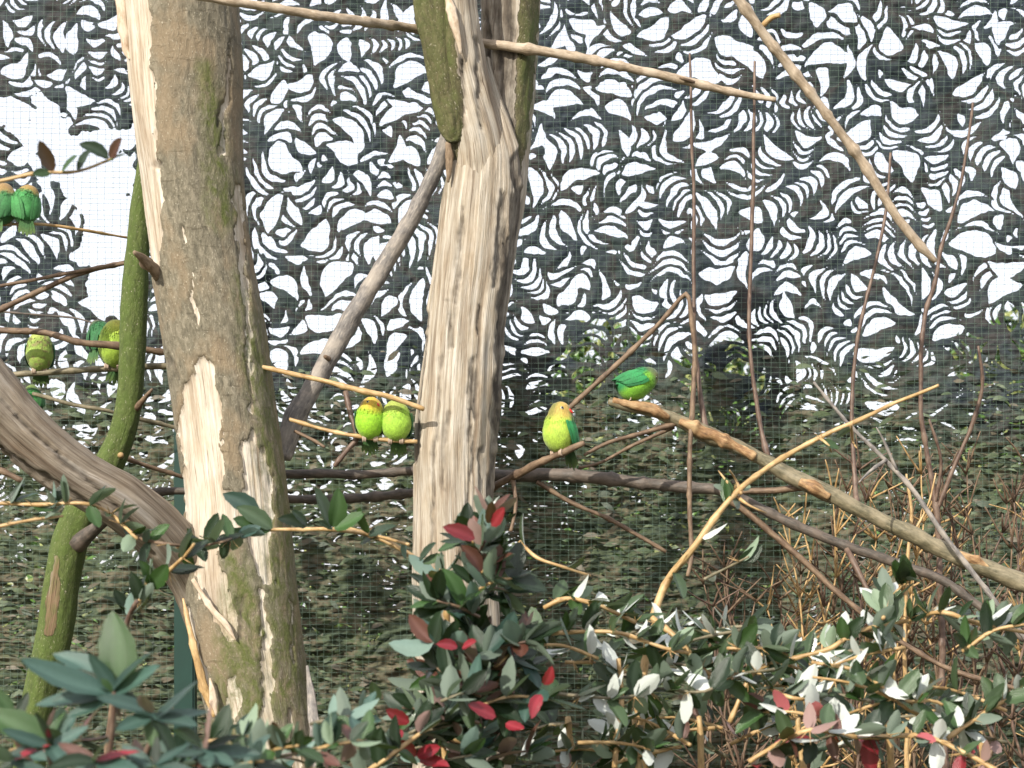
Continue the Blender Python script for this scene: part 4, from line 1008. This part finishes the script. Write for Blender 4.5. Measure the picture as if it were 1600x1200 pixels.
A.twig(q4([(1135, 1012), (1190, 1013), (1230, 1022)], 3.1, 3, 2.5), M_TAN, cols=cw)
A.twig(q4([(812, 846), (840, 870), (880, 884), (925, 898)], 3.2, 3, 2), M_TAN, node=70, nleaf=(1, 2), cols=cw)
A.twig(q4([(960, 1200), (966, 1140), (972, 1090), (965, 1030)], 3.05, 4.5, 3.5), M_TAN, cols=cw)
A.twig(q4([(1100, 905), (1130, 890), (1170, 870)], 3.3, 2.4, 1.6), M_OLIVE, node=60, nleaf=(1, 1), cols=cw)
for k in range(19):
    x = random.uniform(850, 1190); y = random.uniform(985, 1210) ; a = random.uniform(-0.6, 0.5); L = random.uniform(80, 170); s = random.choice((-1, 1))
    A.twig(q4([(x, y), (x + s * L * .5, y + a * L * .4 - 8), (x + s * L, y + a * L * .7)], random.uniform(2.95, 3.4), 3.2, 2), random.choice((M_TAN, M_TAN, M_OLIVE)), cols=cw + ((('bronze', 1),) if y > 1120 else ()), nleaf=(2, 4))
Bs.twig(q4([(1140, 1130), (1180, 1052), (1240, 1030), (1300, 1012), (1330, 992), (1380, 978), (1430, 965), (1475, 958), (1530, 975), (1600, 990), (1660, 1000)], 3.1, 3.6, 3.4), M_TAN, cols=cw, flip=.5)
Bs.twig(q4([(1270, 1035), (1340, 1050), (1410, 1093), (1465, 1098), (1510, 1140)], 3.0, 3.2, 2.4), M_TAN, cols=cw, flip=.5)
Bs.twig(q4([(1170, 1190), (1200, 1172), (1265, 1140), (1340, 1150), (1440, 1150), (1500, 1175), (1560, 1205)], 2.9, 4, 4), M_TAN, cols=(('pale', 4), ('red', 2), ('dark', 5), ('bronze', 3)))
Bs.twig(q4([(1480, 1155), (1540, 1110), (1600, 1076), (1660, 1050)], 2.95, 3.6, 3), M_TAN, cols=cw, flip=.5)
Bs.twig(q4([(1195, 1072), (1240, 1090), (1285, 1092)], 3.0, 3.6, 3), M_TAN, cols=cw)
Bs.twig(q4([(1380, 965), (1395, 930), (1420, 905)], 3.1, 3, 2), M_TAN, cols=cw, node=26, flip=.6)
for k in range(17):
    x = random.uniform(1190, 1620); y = random.uniform(1010, 1215); a = random.uniform(-0.7, 0.4); L = random.uniform(80, 170); s = random.choice((-1, 1))
    Bs.twig(q4([(x, y), (x + s * L * .5, y + a * L * .4 - 8), (x + s * L, y + a * L * .7)], random.uniform(2.9, 3.4), 3.2, 2), random.choice((M_TAN, M_TAN, M_OLIVE)), cols=cw + ((('red', 1), ('bronze', 2)) if y > 1120 else ()), nleaf=(2, 4), flip=.4)
for S, xx in ((A, (900, 1000, 1100)), (Bs, (1260, 1400, 1540))):
    for x in xx: tube('stem', [(x + 40, 2200, 3.2, 9), (x + 20, 1600, 3.2, 7), (x, 1250, 3.2, 6), (x - 10, 1120, 3.2, 4)], M_TAN, S.root, seg=8, wob=.004)
A.finish(); Bs.finish()

# ---- middle shrub with red young leaves
C = Shrub('evergreen_shrub', 'shaded leafy shrub with crimson young leaves before the middle trunk foot', 'shrub', (gbase(745, 2.9), 2.9, 0))
cm = (('dark', 22), ('mid', 4), ('blue', 3), ('bronze', 4))  # mostly dark leaves: the shade over this shrub put into leaf colour
C.twig(q4([(740, 1260), (748, 1130), (742, 1020), (750, 920), (762, 850), (764, 812)], 2.9, 6, 3), M_RED, node=24, nleaf=(4, 6), cols=cm, L=.050, thorn=False, name='stem', flip=.05)
C.twig(q4([(700, 1240), (690, 1120), (684, 1020), (676, 940), (690, 890)], 2.95, 5, 3), M_TAN, node=38, nleaf=(2, 4), cols=cm, L=.044)
for k in range(27):
    y = random.uniform(860, 1200); w = 38 + (y - 860) * 0.30; s = random.choice((-1, 1)); L = random.uniform(.4, 1) * w
    x = 748
    C.twig(q4([(x, y), (x + s * L * .5, y - 16), (x + s * L, y - random.uniform(5, 50))], random.uniform(2.75, 3.05), 3, 1.8), random.choice((M_RED, M_BROWN, M_TAN)), node=28, nleaf=(3, 5), cols=cm, L=.050, thorn=False, flip=.12)
for (x, y, tx, ty, mk) in ((742, 842, -46, -22, 'red'), (764, 818, 2, -36, 'bronze'), (768, 822, 22, -30, 'red'), (715, 1010, -30, -6, 'red'), (722, 1012, 25, -8, 'red'), (640, 1128, -40, -18, 'red'), (628, 1140, -20, 20, 'red'),
                           (650, 1180, 40, -12, 'red'), (655, 1185, 45, 8, 'red'), (650, 1182, -30, -25, 'red'), (775, 1120, -46, -18, 'red'), (790, 1130, 30, 10, 'red'), (845, 1085, -14, 34, 'red'), (850, 1070, 12, -25, 'red'), (590, 1095, -8, -32, 'pale')):
    p = P(x, y, 2.72); q = P(x + tx, y + ty, 2.70); L = (q - p).length
    C.leaf(p, q - p, Vector((random.gauss(0, .3), -1, .5)), max(L, .03), 'oval', mk)
C.twig(q4([(560, 1215), (600, 1190), (650, 1150), (680, 1130)], 2.7, 4, 3), M_TAN, node=40, cols=cm, thorn=False)
for k in range(10):
    x = random.uniform(560, 700); y = random.uniform(1080, 1210); C.twig(q4([(x, y), (x + 30, y - 12), (x + 70, y - 20)], random.uniform(2.7, 3), 2.6, 1.6), M_OLIVE, node=28, nleaf=(2, 4), cols=cm, thorn=False)
C.finish()

# ---- arching sprays at the left, across the limb and the trunks
D = Shrub('barberry_spray', 'arching thorny spray with small leaves crossing the slanting limb at the left', 'shrub', (gbase(-40, 2.9), 2.9, 0))
cs = (('mid', 5), ('dark', 4), ('blue', 3))
D.twig(q4([(-60, 800), (0, 787), (60, 790), (130, 788), (170, 802), (215, 842)], 2.95, 3.4, 2.6), M_TAN, node=34, nleaf=(2, 4), cols=cs, L=.04, up=.6, flip=.15)
D.twig(q4([(-40, 830), (40, 815), (100, 806)], 2.95, 3, 2), M_TAN, node=44, nleaf=(1, 2), cols=cs, L=.035)
D.twig(q4([(215, 842), (262, 850), (300, 852), (345, 846), (378, 836)], 2.95, 2.6, 2), M_BROWN, node=34, nleaf=(2, 3), cols=cs, L=.045, up=.2, flip=.1)
D.twig(q4([(196, 975), (215, 940), (250, 905), (290, 868), (305, 850)], 2.85, 3.6, 2.4), M_TAN, node=34, nleaf=(2, 4), cols=(('dark', 5), ('mid', 2), ('bronze', 1)), L=.045, flip=.1)
D.twig(q4([(180, 1060), (196, 975), (215, 940)], 2.85, 4.2, 3.6), M_RED, node=80, nleaf=(1, 1), cols=cs, thorn=False)
tube('stem', [(60, 2300, 2.9, 9), (120, 1700, 2.9, 7), (160, 1250, 2.88, 5.5), (180, 1060, 2.85, 4.4)], M_BROWN, D.root, seg=8)
D.finish()
E = Shrub('barberry_spray', 'thorny tan spray arching between the left and middle trunks', 'shrub', (gbase(760, 3.0), 3.0, 0))
E.twig(q4([(800, 2300), (760, 1600), (720, 1150), (698, 960), (690, 905), (660, 880), (615, 852), (575, 836), (525, 828), (475, 826), (425, 828), (390, 836), (360, 850)], 3.05, 5, 2.6), M_TAN, node=900, nleaf=(0, 0), name='stem')
E.twig(q4([(690, 905), (660, 880), (615, 852), (575, 836)], 3.04, 3, 2.6), M_TAN, node=60, nleaf=(0, 1), cols=cs)
E.twig(q4([(640, 850), (590, 838), (545, 826)], 3.03, 2.4, 2.0), M_TAN, node=70, nleaf=(0, 1), cols=cs)
for (x, y, tx, ty, mk) in ((518, 824, -30, -62, 'pale'), (520, 824, 10, -58, 'mid'), (522, 826, 50, -22, 'mid'), (478, 824, -40, -18, 'dark'), (480, 822, -20, -26, 'dark'), (424, 828, -62, -14, 'mid'), (426, 826, -52, -38, 'pale'),
                           (405, 810, -52, -42, 'blue'), (394, 832, -44, 4, 'dark'), (575, 834, -10, -44, 'mid'), (576, 836, 38, -20, 'dark'), (660, 878, 36, -8, 'pale'), (690, 902, 46, -10, 'pale'), (686, 902, 20, 30, 'dark'), (655, 876, 30, -26, 'dark'), (520, 826, -24, -10, 'dark')):
    p = P(x, y, 3.0); q = P(x + tx, y + ty, 2.98); E.leaf(p, q - p, Vector((random.gauss(0, .4), -.8, .6)), (q - p).length, 'oval', mk)
E.finish()

# ---- big bluish leaves close to the camera, lower left
G_ = Shrub('broadleaf_shrub', 'bluish green shrub with long pointed leaves in the lower left corner', 'shrub', (gbase(150, 2.2), 2.2, 0))
def rosette(cx, cy, d, lst, L=None):
    for (tx, ty, mk) in lst:
        p = P(cx + random.uniform(-4, 4), cy + random.uniform(-4, 4), d); q = P(cx + tx, cy + ty, d - random.uniform(-.02, .05))
        G_.leaf(p, q - p, Vector((random.gauss(0, .35), -.75, .9)), (q - p).length, 'long' if mk != 'mid' else 'oval', mk)
rosette(178, 1082, 2.15, [(-150, -42, 'blue'), (-100, 4, 'blue'), (-92, -76, 'blue'), (-40, -62, 'blue'), (-5, -128, 'mid'), (44, -72, 'blue'), (78, -38, 'blue'), (-60, -34, 'dark'), (62, 22, 'dark'), (-70, 42, 'blue'), (12, -50, 'blue'), (-120, 26, 'blue'), (8, 40, 'bronze')])
rosette(240, 1118, 2.1, [(76, -52, 'blue'), (-82, -38, 'blue'), (-60, 26, 'blue'), (70, 26, 'blue'), (40, 60, 'dark'), (-20, -42, 'bronze'), (-5, 50, 'mid'), (90, -2, 'blue'), (20, 60, 'blue')])
rosette(318, 1170, 2.1, [(2, -76, 'bronze'), (60, -16, 'dark'), (-50, 16, 'blue'), (90, 12, 'blue'), (50, 30, 'blue'), (-40, -34, 'mid'), (12, 34, 'blue')])
rosette(80, 1165, 2.1, [(-8, -28, 'red'), (-80, -20, 'blue'), (-70, 20, 'blue'), (60, -30, 'blue'), (70, 24, 'dark'), (-30, -52, 'dark'), (20, 42, 'blue'), (-96, -60, 'mid')])
rosette(150, 1190, 2.05, [(60, -26, 'red'), (-60, -26, 'bronze'), (70, 20, 'blue'), (-40, 20, 'blue'), (10, -40, 'dark'), (-70, 0, 'dark')])
rosette(20, 1120, 2.15, [(-30, -44, 'mid'), (24, -38, 'dark'), (-40, 10, 'blue'), (44, 12, 'blue')])
rosette(20, 1190, 2.1, [(-40, -30, 'blue'), (50, -34, 'red'), (60, 10, 'blue'), (-30, 20, 'dark')])
rosette(240, 1195, 2.05, [(60, -32, 'blue'), (-50, -34, 'blue'), (70, 10, 'blue'), (5, -44, 'dark'), (-66, 6, 'blue')])
for (x, y) in ((178, 1082), (240, 1118), (318, 1170), (80, 1165), (20, 1120)):
    tube('twig', [(150, 1320, 2.18, 6), ((x + 150) / 2, 1240, 2.17, 5), (x, y + 30, 2.15, 4), (x, y, 2.14, 3)], M_RED, G_.root, seg=7)
tube('stem', [(150, 2780, 2.2, 12), (160, 2000, 2.2, 10), (150, 1310, 2.18, 7)], M_BROWN, G_.root, seg=9)
for k in range(12):
    x = random.uniform(-20, 560); y = random.uniform(1130, 1215); G_.twig(q4([(x, y), (x + 35, y - 8), (x + 80, y - 14)], random.uniform(2.2, 2.6), 3, 2), random.choice((M_TAN, M_OLIVE)), node=34, nleaf=(2, 4), L=.04, kind='oval', cols=(('dark', 3), ('blue', 4), ('mid', 3), ('bronze', 1)), thorn=False)
G_.finish()

# ---- blurred leafy sprig by the hole at the upper left
S1 = Shrub('leafy_sprig', 'small out of focus leafy sprig before the torn gap at the upper left', 'twig', P(-30, 285, 2.6))
tube('twig', [(-60, 292, 2.6, 3), (0, 283, 2.6, 3), (60, 270, 2.6, 3), (120, 268, 2.6, 2.4), (175, 248, 2.6, 2)], M_TAN, S1.root, seg=7)
for (x, y, tx, ty) in ((172, 250, 22, -34), (170, 248, -42, -28), (168, 250, 30, -8), (84, 268, -26, -48), (96, 268, 28, -22), (80, 268, -30, 6), (120, 266, 26, -30)):
    p = P(x, y, 2.6); q = P(x + tx, y + ty, 2.58); S1.leaf(p, q - p, Vector((.3, -.8, .5)), (q - p).length, 'oval', random.choice(('mid', 'bronze', 'dark')))
S1.finish()

# ------------------------------------------------------------------ birds
M_FEATH, nt, b = new_mat('feathers')
a = nt.nodes.new('ShaderNodeAttribute'); a.attribute_name = 'plumage'
n = noise(nt, coord(nt, None, (1, 1, 0.4)), 420, 3); 
col = mixc(nt, 1.0, a.outputs['Color'], ramp(nt, n, [(0.3, (0.7, 0.7, 0.7)), (0.7, (1.25, 1.25, 1.25))]), 'MULTIPLY')
nt.links.new(col, b.inputs['Base Color']); b.inputs['Roughness'].default_value = 0.75
b.inputs['Sheen Weight'].default_value = 0.15
bump(nt, b, n, 0.0015, 0.6)
def solid_mat(name, c, rough):
    m, nt, b = new_mat(name); n = noise(nt, coord(nt, None, (1, 1, 1)), 300, 2)
    nt.links.new(mixc(nt, n, tuple(x * .7 for x in c), tuple(min(1, x * 1.3) for x in c)), b.inputs['Base Color']); b.inputs['Roughness'].default_value = rough; return m
M_BEAK = solid_mat('red_beak', (0.50, 0.03, 0.02), 0.3); M_EYE = solid_mat('black_eye', (0.01, 0.01, 0.01), 0.1); M_RING = solid_mat('pale_eye_ring', (0.6, 0.58, 0.52), 0.6)
M_FOOT = solid_mat('pinkish_grey_foot', (0.42, 0.32, 0.24), 0.6)

def sphere_dirs(nu, nv):
    V = []; Fq = []
    for i in range(1, nv):
        t = math.pi * i / nv
        for j in range(nu):
            a = 2 * math.pi * j / nu; V.append((math.sin(t) * math.cos(a), math.sin(t) * math.sin(a), math.cos(t)))
    for i in range(nv - 2):
        for j in range(nu):
            j2 = (j + 1) % nu; Fq.append((i * nu + j, (i + 1) * nu + j, (i + 1) * nu + j2, i * nu + j2))
    top = len(V); V.append((0, 0, 1)); V.append((0, 0, -1))
    for j in range(nu):
        j2 = (j + 1) % nu; Fq.append((top, j, j2)); Fq.append((top + 1, (nv - 2) * nu + j2, (nv - 2) * nu + j))
    return np.array(V), Fq

def ell(name, c, r, mat, root, rot=None, plum=None, nu=14, nv=9):
    d, f = sphere_dirs(nu, nv); v = d * np.array(r)
    if rot is not None: v = v @ np.array(rot.to_3x3()).T
    v = v + np.array(c); at = None
    if plum is not None: at = {'plumage': np.tile(np.array(tuple(plum) + (1,)), (len(v), 1))}
    return part(name, make_mesh(name, v, f, [mat], True, at), root)

YG, GR, DG = (0.30, 0.50, 0.03), (0.03, 0.26, 0.05), (0.02, 0.13, 0.035)
OR, BR, OL = (0.62, 0.34, 0.07), (0.10, 0.055, 0.04), (0.16, 0.17, 0.04)
def bird(label, px, py, d, scale=1.0, yaw=0, pitch=0, head=(0, -0.006, 0.090), head_r=0.021, look=0, belly=YG, back=GR, face=OR, cap=OL, width=1.0, tail=1.0, mottled=0, tail_dir=None, beak=True, hface=-0.2, feet=True):
    """perched bird; local -Y is its front, z = 0 the perch"""
    p = P(px, py, d)
    root = thing('parrot', label, 'bird', p, 'green lovebirds in the aviary')
    root.rotation_euler = (0, 0, R(yaw)); root.scale = (scale,) * 3
    Rm = Matrix.Rotation(R(pitch), 3, 'X'); piv = Vector((0, 0, 0.012))
    T = lambda v: (Rm @ (Vector(v) - piv)) + piv
    bc = np.array(T((0, 0, 0.044))); hc_ = np.array(T(head)); rc = np.array(T((0, 0.016, 0.022))); nk = np.array(T((head[0] * .5, head[1] * .5, 0.072)))
    def sdf(q):
        def e(c, r):
            l = (q - c) @ np.array(Rm)   # into the tilted frame
            k = np.linalg.norm(l / np.array(r), axis=1); return (k - 1) * min(r)
        def smin(a, b, k): h = np.clip(.5 + .5 * (b - a) / k, 0, 1); return b * (1 - h) + a * h - k * h * (1 - h)
        s = e(bc, (0.036 * width, 0.034, 0.044)); s = smin(s, e(nk, (0.026 * width, 0.025, 0.018)), .012)
        s = smin(s, e(hc_, (head_r, head_r * 1.05, head_r * .98)), .010); return smin(s, e(rc, (0.022, 0.024, 0.022)), .012)
    dirs, f = sphere_dirs(52, 44); cen = bc + (hc_ - bc) * .35
    lo = np.zeros(len(dirs)); hi = np.full(len(dirs), .14)
    for _ in range(22):
        mid = (lo + hi) / 2; ins = sdf(cen + dirs * mid[:, None]) < 0; lo = np.where(ins, mid, lo); hi = np.where(ins, hi, mid)
    v = cen + dirs * lo[:, None]
    rn = fbm(v * np.array((230, 230, 120)), int(px) % 91, 3); v += dirs * (rn * 0.0014)[:, None]
    Lr = Matrix.Rotation(R(look), 3, 'Z')
    def plum(v):
        l = (v - bc) @ np.array(Rm)
        n1 = fbm(v * 90, int(px), 3)
        bk = np.clip((l[:, 1] - 0.004 + 0.004 * n1) / 0.012, 0, 1)[:, None]
        c = np.array(belly) * (1 - bk) + np.array(back) * bk
        dh = np.linalg.norm(v - hc_, axis=1)
        hm = np.clip((head_r * 1.55 - dh + .004 * n1) / 0.012, 0, 1)[:, None]
        c = c * (1 - hm) + np.array(face) * hm
        fd = (Rm @ (Lr @ Vector((0, -1, hface)))).normalized()
        dirh = (v - hc_) / (dh[:, None] + 1e-9)
        cp = np.clip((-(dirh @ np.array(fd)) + 0.35 * dirh[:, 2] + .1) / .5, 0, 1)[:, None] * hm
        c = c * (1 - cp) + np.array(cap) * cp
        if mottled:
            mm = np.clip((vnoise(v * 130, 5) - .15) * 2.5, 0, 1)[:, None] * mottled; c = c * (1 - mm) + np.array((0.22, 0.17, 0.07)) * mm
        c = c * (1 + .25 * n1[:, None]); return np.c_[np.clip(c, 0.004, 1), np.ones(len(v))]
    part('body', make_mesh('body', v, f, [M_FEATH], True, {'plumage': plum(v)}), root)
    # loose contour feathers over the whole body
    rg = np.random.default_rng(int(px)); nn = 700
    ii = rg.choice(np.nonzero(np.linalg.norm(v - hc_, axis=1) > head_r * 1.25)[0], nn); c0 = v[ii]; n0 = c0 - cen; n0 /= np.linalg.norm(n0, axis=1)[:, None]
    dn = np.tile(np.array(T((0, 0.3, -1))) - np.array(T((0, 0, 0))), (nn, 1)); t0 = dn - n0 * (dn * n0).sum(1)[:, None]; t0 /= np.linalg.norm(t0, axis=1)[:, None] + 1e-9
    s0 = np.cross(n0, t0); L = rg.uniform(.004, .0075, (nn, 1)); c0 = c0 + n0 * .0002
    L[v[ii][:, 1] > bc[1]] *= 1.35
    fv = np.stack([c0, c0 + t0 * L * .55 + s0 * L * .28 + n0 * .0003, c0 + t0 * L + n0 * L * .07, c0 + t0 * L * .55 - s0 * L * .28 + n0 * .0003], 1).reshape(-1, 3)
    part('contour_feathers', make_mesh('contour_feathers', fv, np.arange(4 * nn).reshape(-1, 4), [M_FEATH], True, {'plumage': np.clip(plum(fv) * np.repeat(np.c_[rg.uniform(.72, 1.35, (nn, 1)) * np.ones((1, 3)), np.ones(nn)], 4, 0), 0, 1)}), root, True)
    # wings: shells at the sides made of overlapping flight feathers
    for s in (-1, 1):
        VV = []; FF = []; CC = []
        for k in range(7):
            t = k / 6; f0 = R(-12 + 70 * t); f1 = R(18 + 58 * t)
            a0 = Vector((s * math.cos(f0) * .0345 * width, math.sin(f0) * .033, 0.068 - 0.006 * t)); a1 = Vector((s * math.cos(f1) * .029 * width, math.sin(f1) * .036 + .004, 0.016 - 0.012 * t))
            dv = a1 - a0; wd = 0.0068; out = Vector((s * math.cos((f0 + f1) / 2), math.sin((f0 + f1) / 2), 0.0)).normalized(); sd_ = dv.normalized().cross(out)
            k0 = len(VV)
            for (u, w) in ((0, .5), (.25, 1), (.6, 1), (.88, .7), (1, .1)):
                cc = a0 + dv * u + out * (0.0062 * math.sin(u * 2.6) + 0.0012 * (k % 2) + .001)
                for q in (-1, 0, 1): VV.append(T(cc + sd_ * wd * w * q + out * (0.0012 if q == 0 else 0)))
                sh = 1.0 if u < .6 else .75
                for q in (-1, 0, 1): CC.append(tuple(x * sh * (.85 + .3 * (k % 2)) for x in back) + (1,))
            for r_ in range(4):
                for q in range(2): FF.append((k0 + r_ * 3 + q, k0 + r_ * 3 + q + 1, k0 + r_ * 3 + q + 4, k0 + r_ * 3 + q + 3))
        part('wing', make_mesh('wing', [tuple(q) for q in VV], FF, [M_FEATH], True, {'plumage': np.array(CC)}), root)
    # tail
    VV = []; FF = []; CC = []
    td = Vector(tail_dir) if tail_dir else Vector((0, 0.30, -1)); td.normalize()
    for k in range(5):
        t = (k - 2) / 2; a0 = Vector((t * 0.008, 0.026, 0.016)); dv = (td + Vector((t * .22, 0, 0))) * 0.056 * tail * (1 - .18 * abs(t)); k0 = len(VV)
        for (u, w) in ((0, .8), (.5, 1), (.85, .8), (1, .2)):
            cc = a0 + dv * u + Vector((0, .001 * (2 - abs(k - 2)), 0))
            for q in (-1, 1): VV.append(T(cc + Vector((q * .0055 * w, 0, 0))))
            for q in (-1, 1): CC.append((0.035, 0.11, .025, 1) if u < .7 else (0.07, 0.12, .025, 1))
        for r_ in range(3): FF.append((k0 + r_ * 2, k0 + r_ * 2 + 1, k0 + r_ * 2 + 3, k0 + r_ * 2 + 2))
    part('tail', make_mesh('tail', [tuple(q) for q in VV], FF, [M_FEATH], True, {'plumage': np.array(CC)}), root)
    hd_ = Vector(hc_); fd = (Rm @ (Lr @ Vector((0, -1, hface)))).normalized(); sdv = fd.cross(Vector((0, 0, 1))).normalized(); upv = sdv.cross(fd)
    if beak:
        VV = []; FF = []; n_ = 8; prof = ((0, .0055, 0), (.35, .005, -.0005), (.7, .0035, -.0025), (.95, .0015, -.006), (1, .0003, -.0085))
        for (u, r_, dz) in prof:
            for q in range(n_):
                an = q * 2 * math.pi / n_; VV.append(tuple(hd_ + fd * (head_r * .86 + u * .010) + sdv * math.cos(an) * r_ * .8 + upv * (math.sin(an) * r_ + dz)))
        for r_ in range(4):
            for q in range(n_): q2 = (q + 1) % n_; FF.append((r_ * n_ + q, r_ * n_ + q2, r_ * n_ + n_ + q2, r_ * n_ + n_ + q))
        part('beak', make_mesh('beak', VV, FF, [M_BEAK]), root)
        for s in (-1, 1):
            c = hd_ + (sdv * s * .82 + fd * .45 + upv * .25).normalized() * head_r
            er = ell('eye_ring', c * 1.0, (.0036,) * 3, M_RING, root, nu=10, nv=6)
            e2 = ell('eye', c + (sdv * s * .82 + fd * .45 + upv * .25).normalized() * .0018, (.0026,) * 3, M_EYE, root, nu=10, nv=6)
    if feet:
        for s in (-1, 1):
            VV = []; FF = []
            for q in (-1, 0, 1):
                k0 = len(VV); x = s * 0.014 + q * .0035
                pth = [Vector((x * .9, -.006, .010)), Vector((x, -.0085, .003)), Vector((x, -.0085, -.004)), Vector((x, -.004, -.008))]
                for w_, c in enumerate(pth):
                    r_ = (.0019, .0018, .0015, .0006)[w_]
                    for j in range(6):
                        an = j * math.pi / 3; VV.append(tuple(c + Vector((math.cos(an) * r_, math.sin(an) * r_ * .7, math.sin(an) * r_ * .7))))
                for w_ in range(3):
                    for j in range(6): j2 = (j + 1) % 6; FF.append((k0 + w_ * 6 + j, k0 + w_ * 6 + j2, k0 + w_ * 6 + 6 + j2, k0 + w_ * 6 + 6 + j))
            part('foot', make_mesh('foot', VV, FF, [M_FOOT]), root)
    return root

# lone bird facing the camera, head turned over its shoulder
bird('lone yellow-green bird perched right of the middle trunk, head turned over its shoulder', 873, 707, 4.02, .90, yaw=-52, look=125, head=(0.007, -0.002, 0.088), head_r=.0225, face=(0.46, 0.30, 0.07), cap=(.17, .17, .035), belly=(0.33, 0.48, 0.05), back=(0.02, 0.27, 0.07), hface=.1, width=1.04)
bird('left bird of the huddled pair, orange throat and red beak under the twig', 578, 686, 4.0, .80, yaw=4, look=42, head=(0.003, -0.006, 0.080), head_r=.023, face=(0.60, 0.36, 0.04), cap=(.22, .16, .05), belly=(0.25, 0.50, 0.015), width=1.0, hface=.15)
bird('right bird of the huddled pair, pressed against the middle trunk', 619, 689, 4.0, .80, yaw=-6, look=150, head=(-0.002, 0.002, 0.078), head_r=.023, face=(0.32, 0.36, 0.05), cap=(.28, .34, .06), belly=(0.28, 0.48, 0.04), width=1.06)
bird('green bird seen side-on, leaning forward on the tip of the chewed branch', 978, 622, 4.05, .84, yaw=98, pitch=52, head=(0, -0.004, 0.084), head_r=.019, face=BR, cap=(.06, .10, .03), belly=(0.15, 0.38, 0.02), back=(0.015, 0.19, 0.05), tail_dir=(0, .25, -1), tail=.8)
bird('left of two huddled birds at the far left edge, back turned', 6, 350, 4.05, .78, yaw=160, look=20, head=(0.004, -.006, .082), head_r=.024, face=(.34, .20, .06), cap=(0.26, 0.16, 0.055), belly=(.04, .16, .03), back=(0.03, 0.15, 0.04))
bird('right of two huddled birds at the far left edge, ruffled green back', 39, 351, 4.05, .80, yaw=200, look=-30, head=(-0.010, -.006, .078), head_r=.022, face=(.40, .24, .05), cap=(0.28, 0.17, 0.045), belly=(.04, .2, .03), back=(0.035, 0.20, 0.045), width=1.0)
bird('mottled yellow-green bird on the left perch with patchy belly', 62, 580, 4.3, .84, yaw=8, look=170, head=(0, .002, .078), face=(.30, .34, .06), cap=(.30, .34, .08), belly=(0.25, 0.36, 0.06), back=(0.015, 0.24, 0.07), mottled=.85, width=.95)
bird('yellow-green bird on the left perch half hidden by the mossy tree', 178, 573, 4.3, .98, yaw=-8, look=20, head=(0.006, -.002, .080), face=(.36, .36, .05), cap=(.26, .32, .05), belly=(0.28, 0.42, 0.04), width=.92, tail_dir=(-.3, .3, -1), beak=False)
bird('dark green bird with brown head behind its yellow-green neighbour', 158, 552, 4.42, .76, yaw=150, look=10, head=(0.016, -.002, .076), head_r=.019, face=BR, cap=BR, belly=DG, back=DG, feet=False)
bird('green bird mostly hidden behind the slanting limb at the left', 52, 648, 4.36, .66, yaw=200, pitch=25, look=10, face=(.10, .16, .03), cap=(.12, .18, .03), belly=(.03, .16, .03), back=(0.02, 0.15, 0.02))
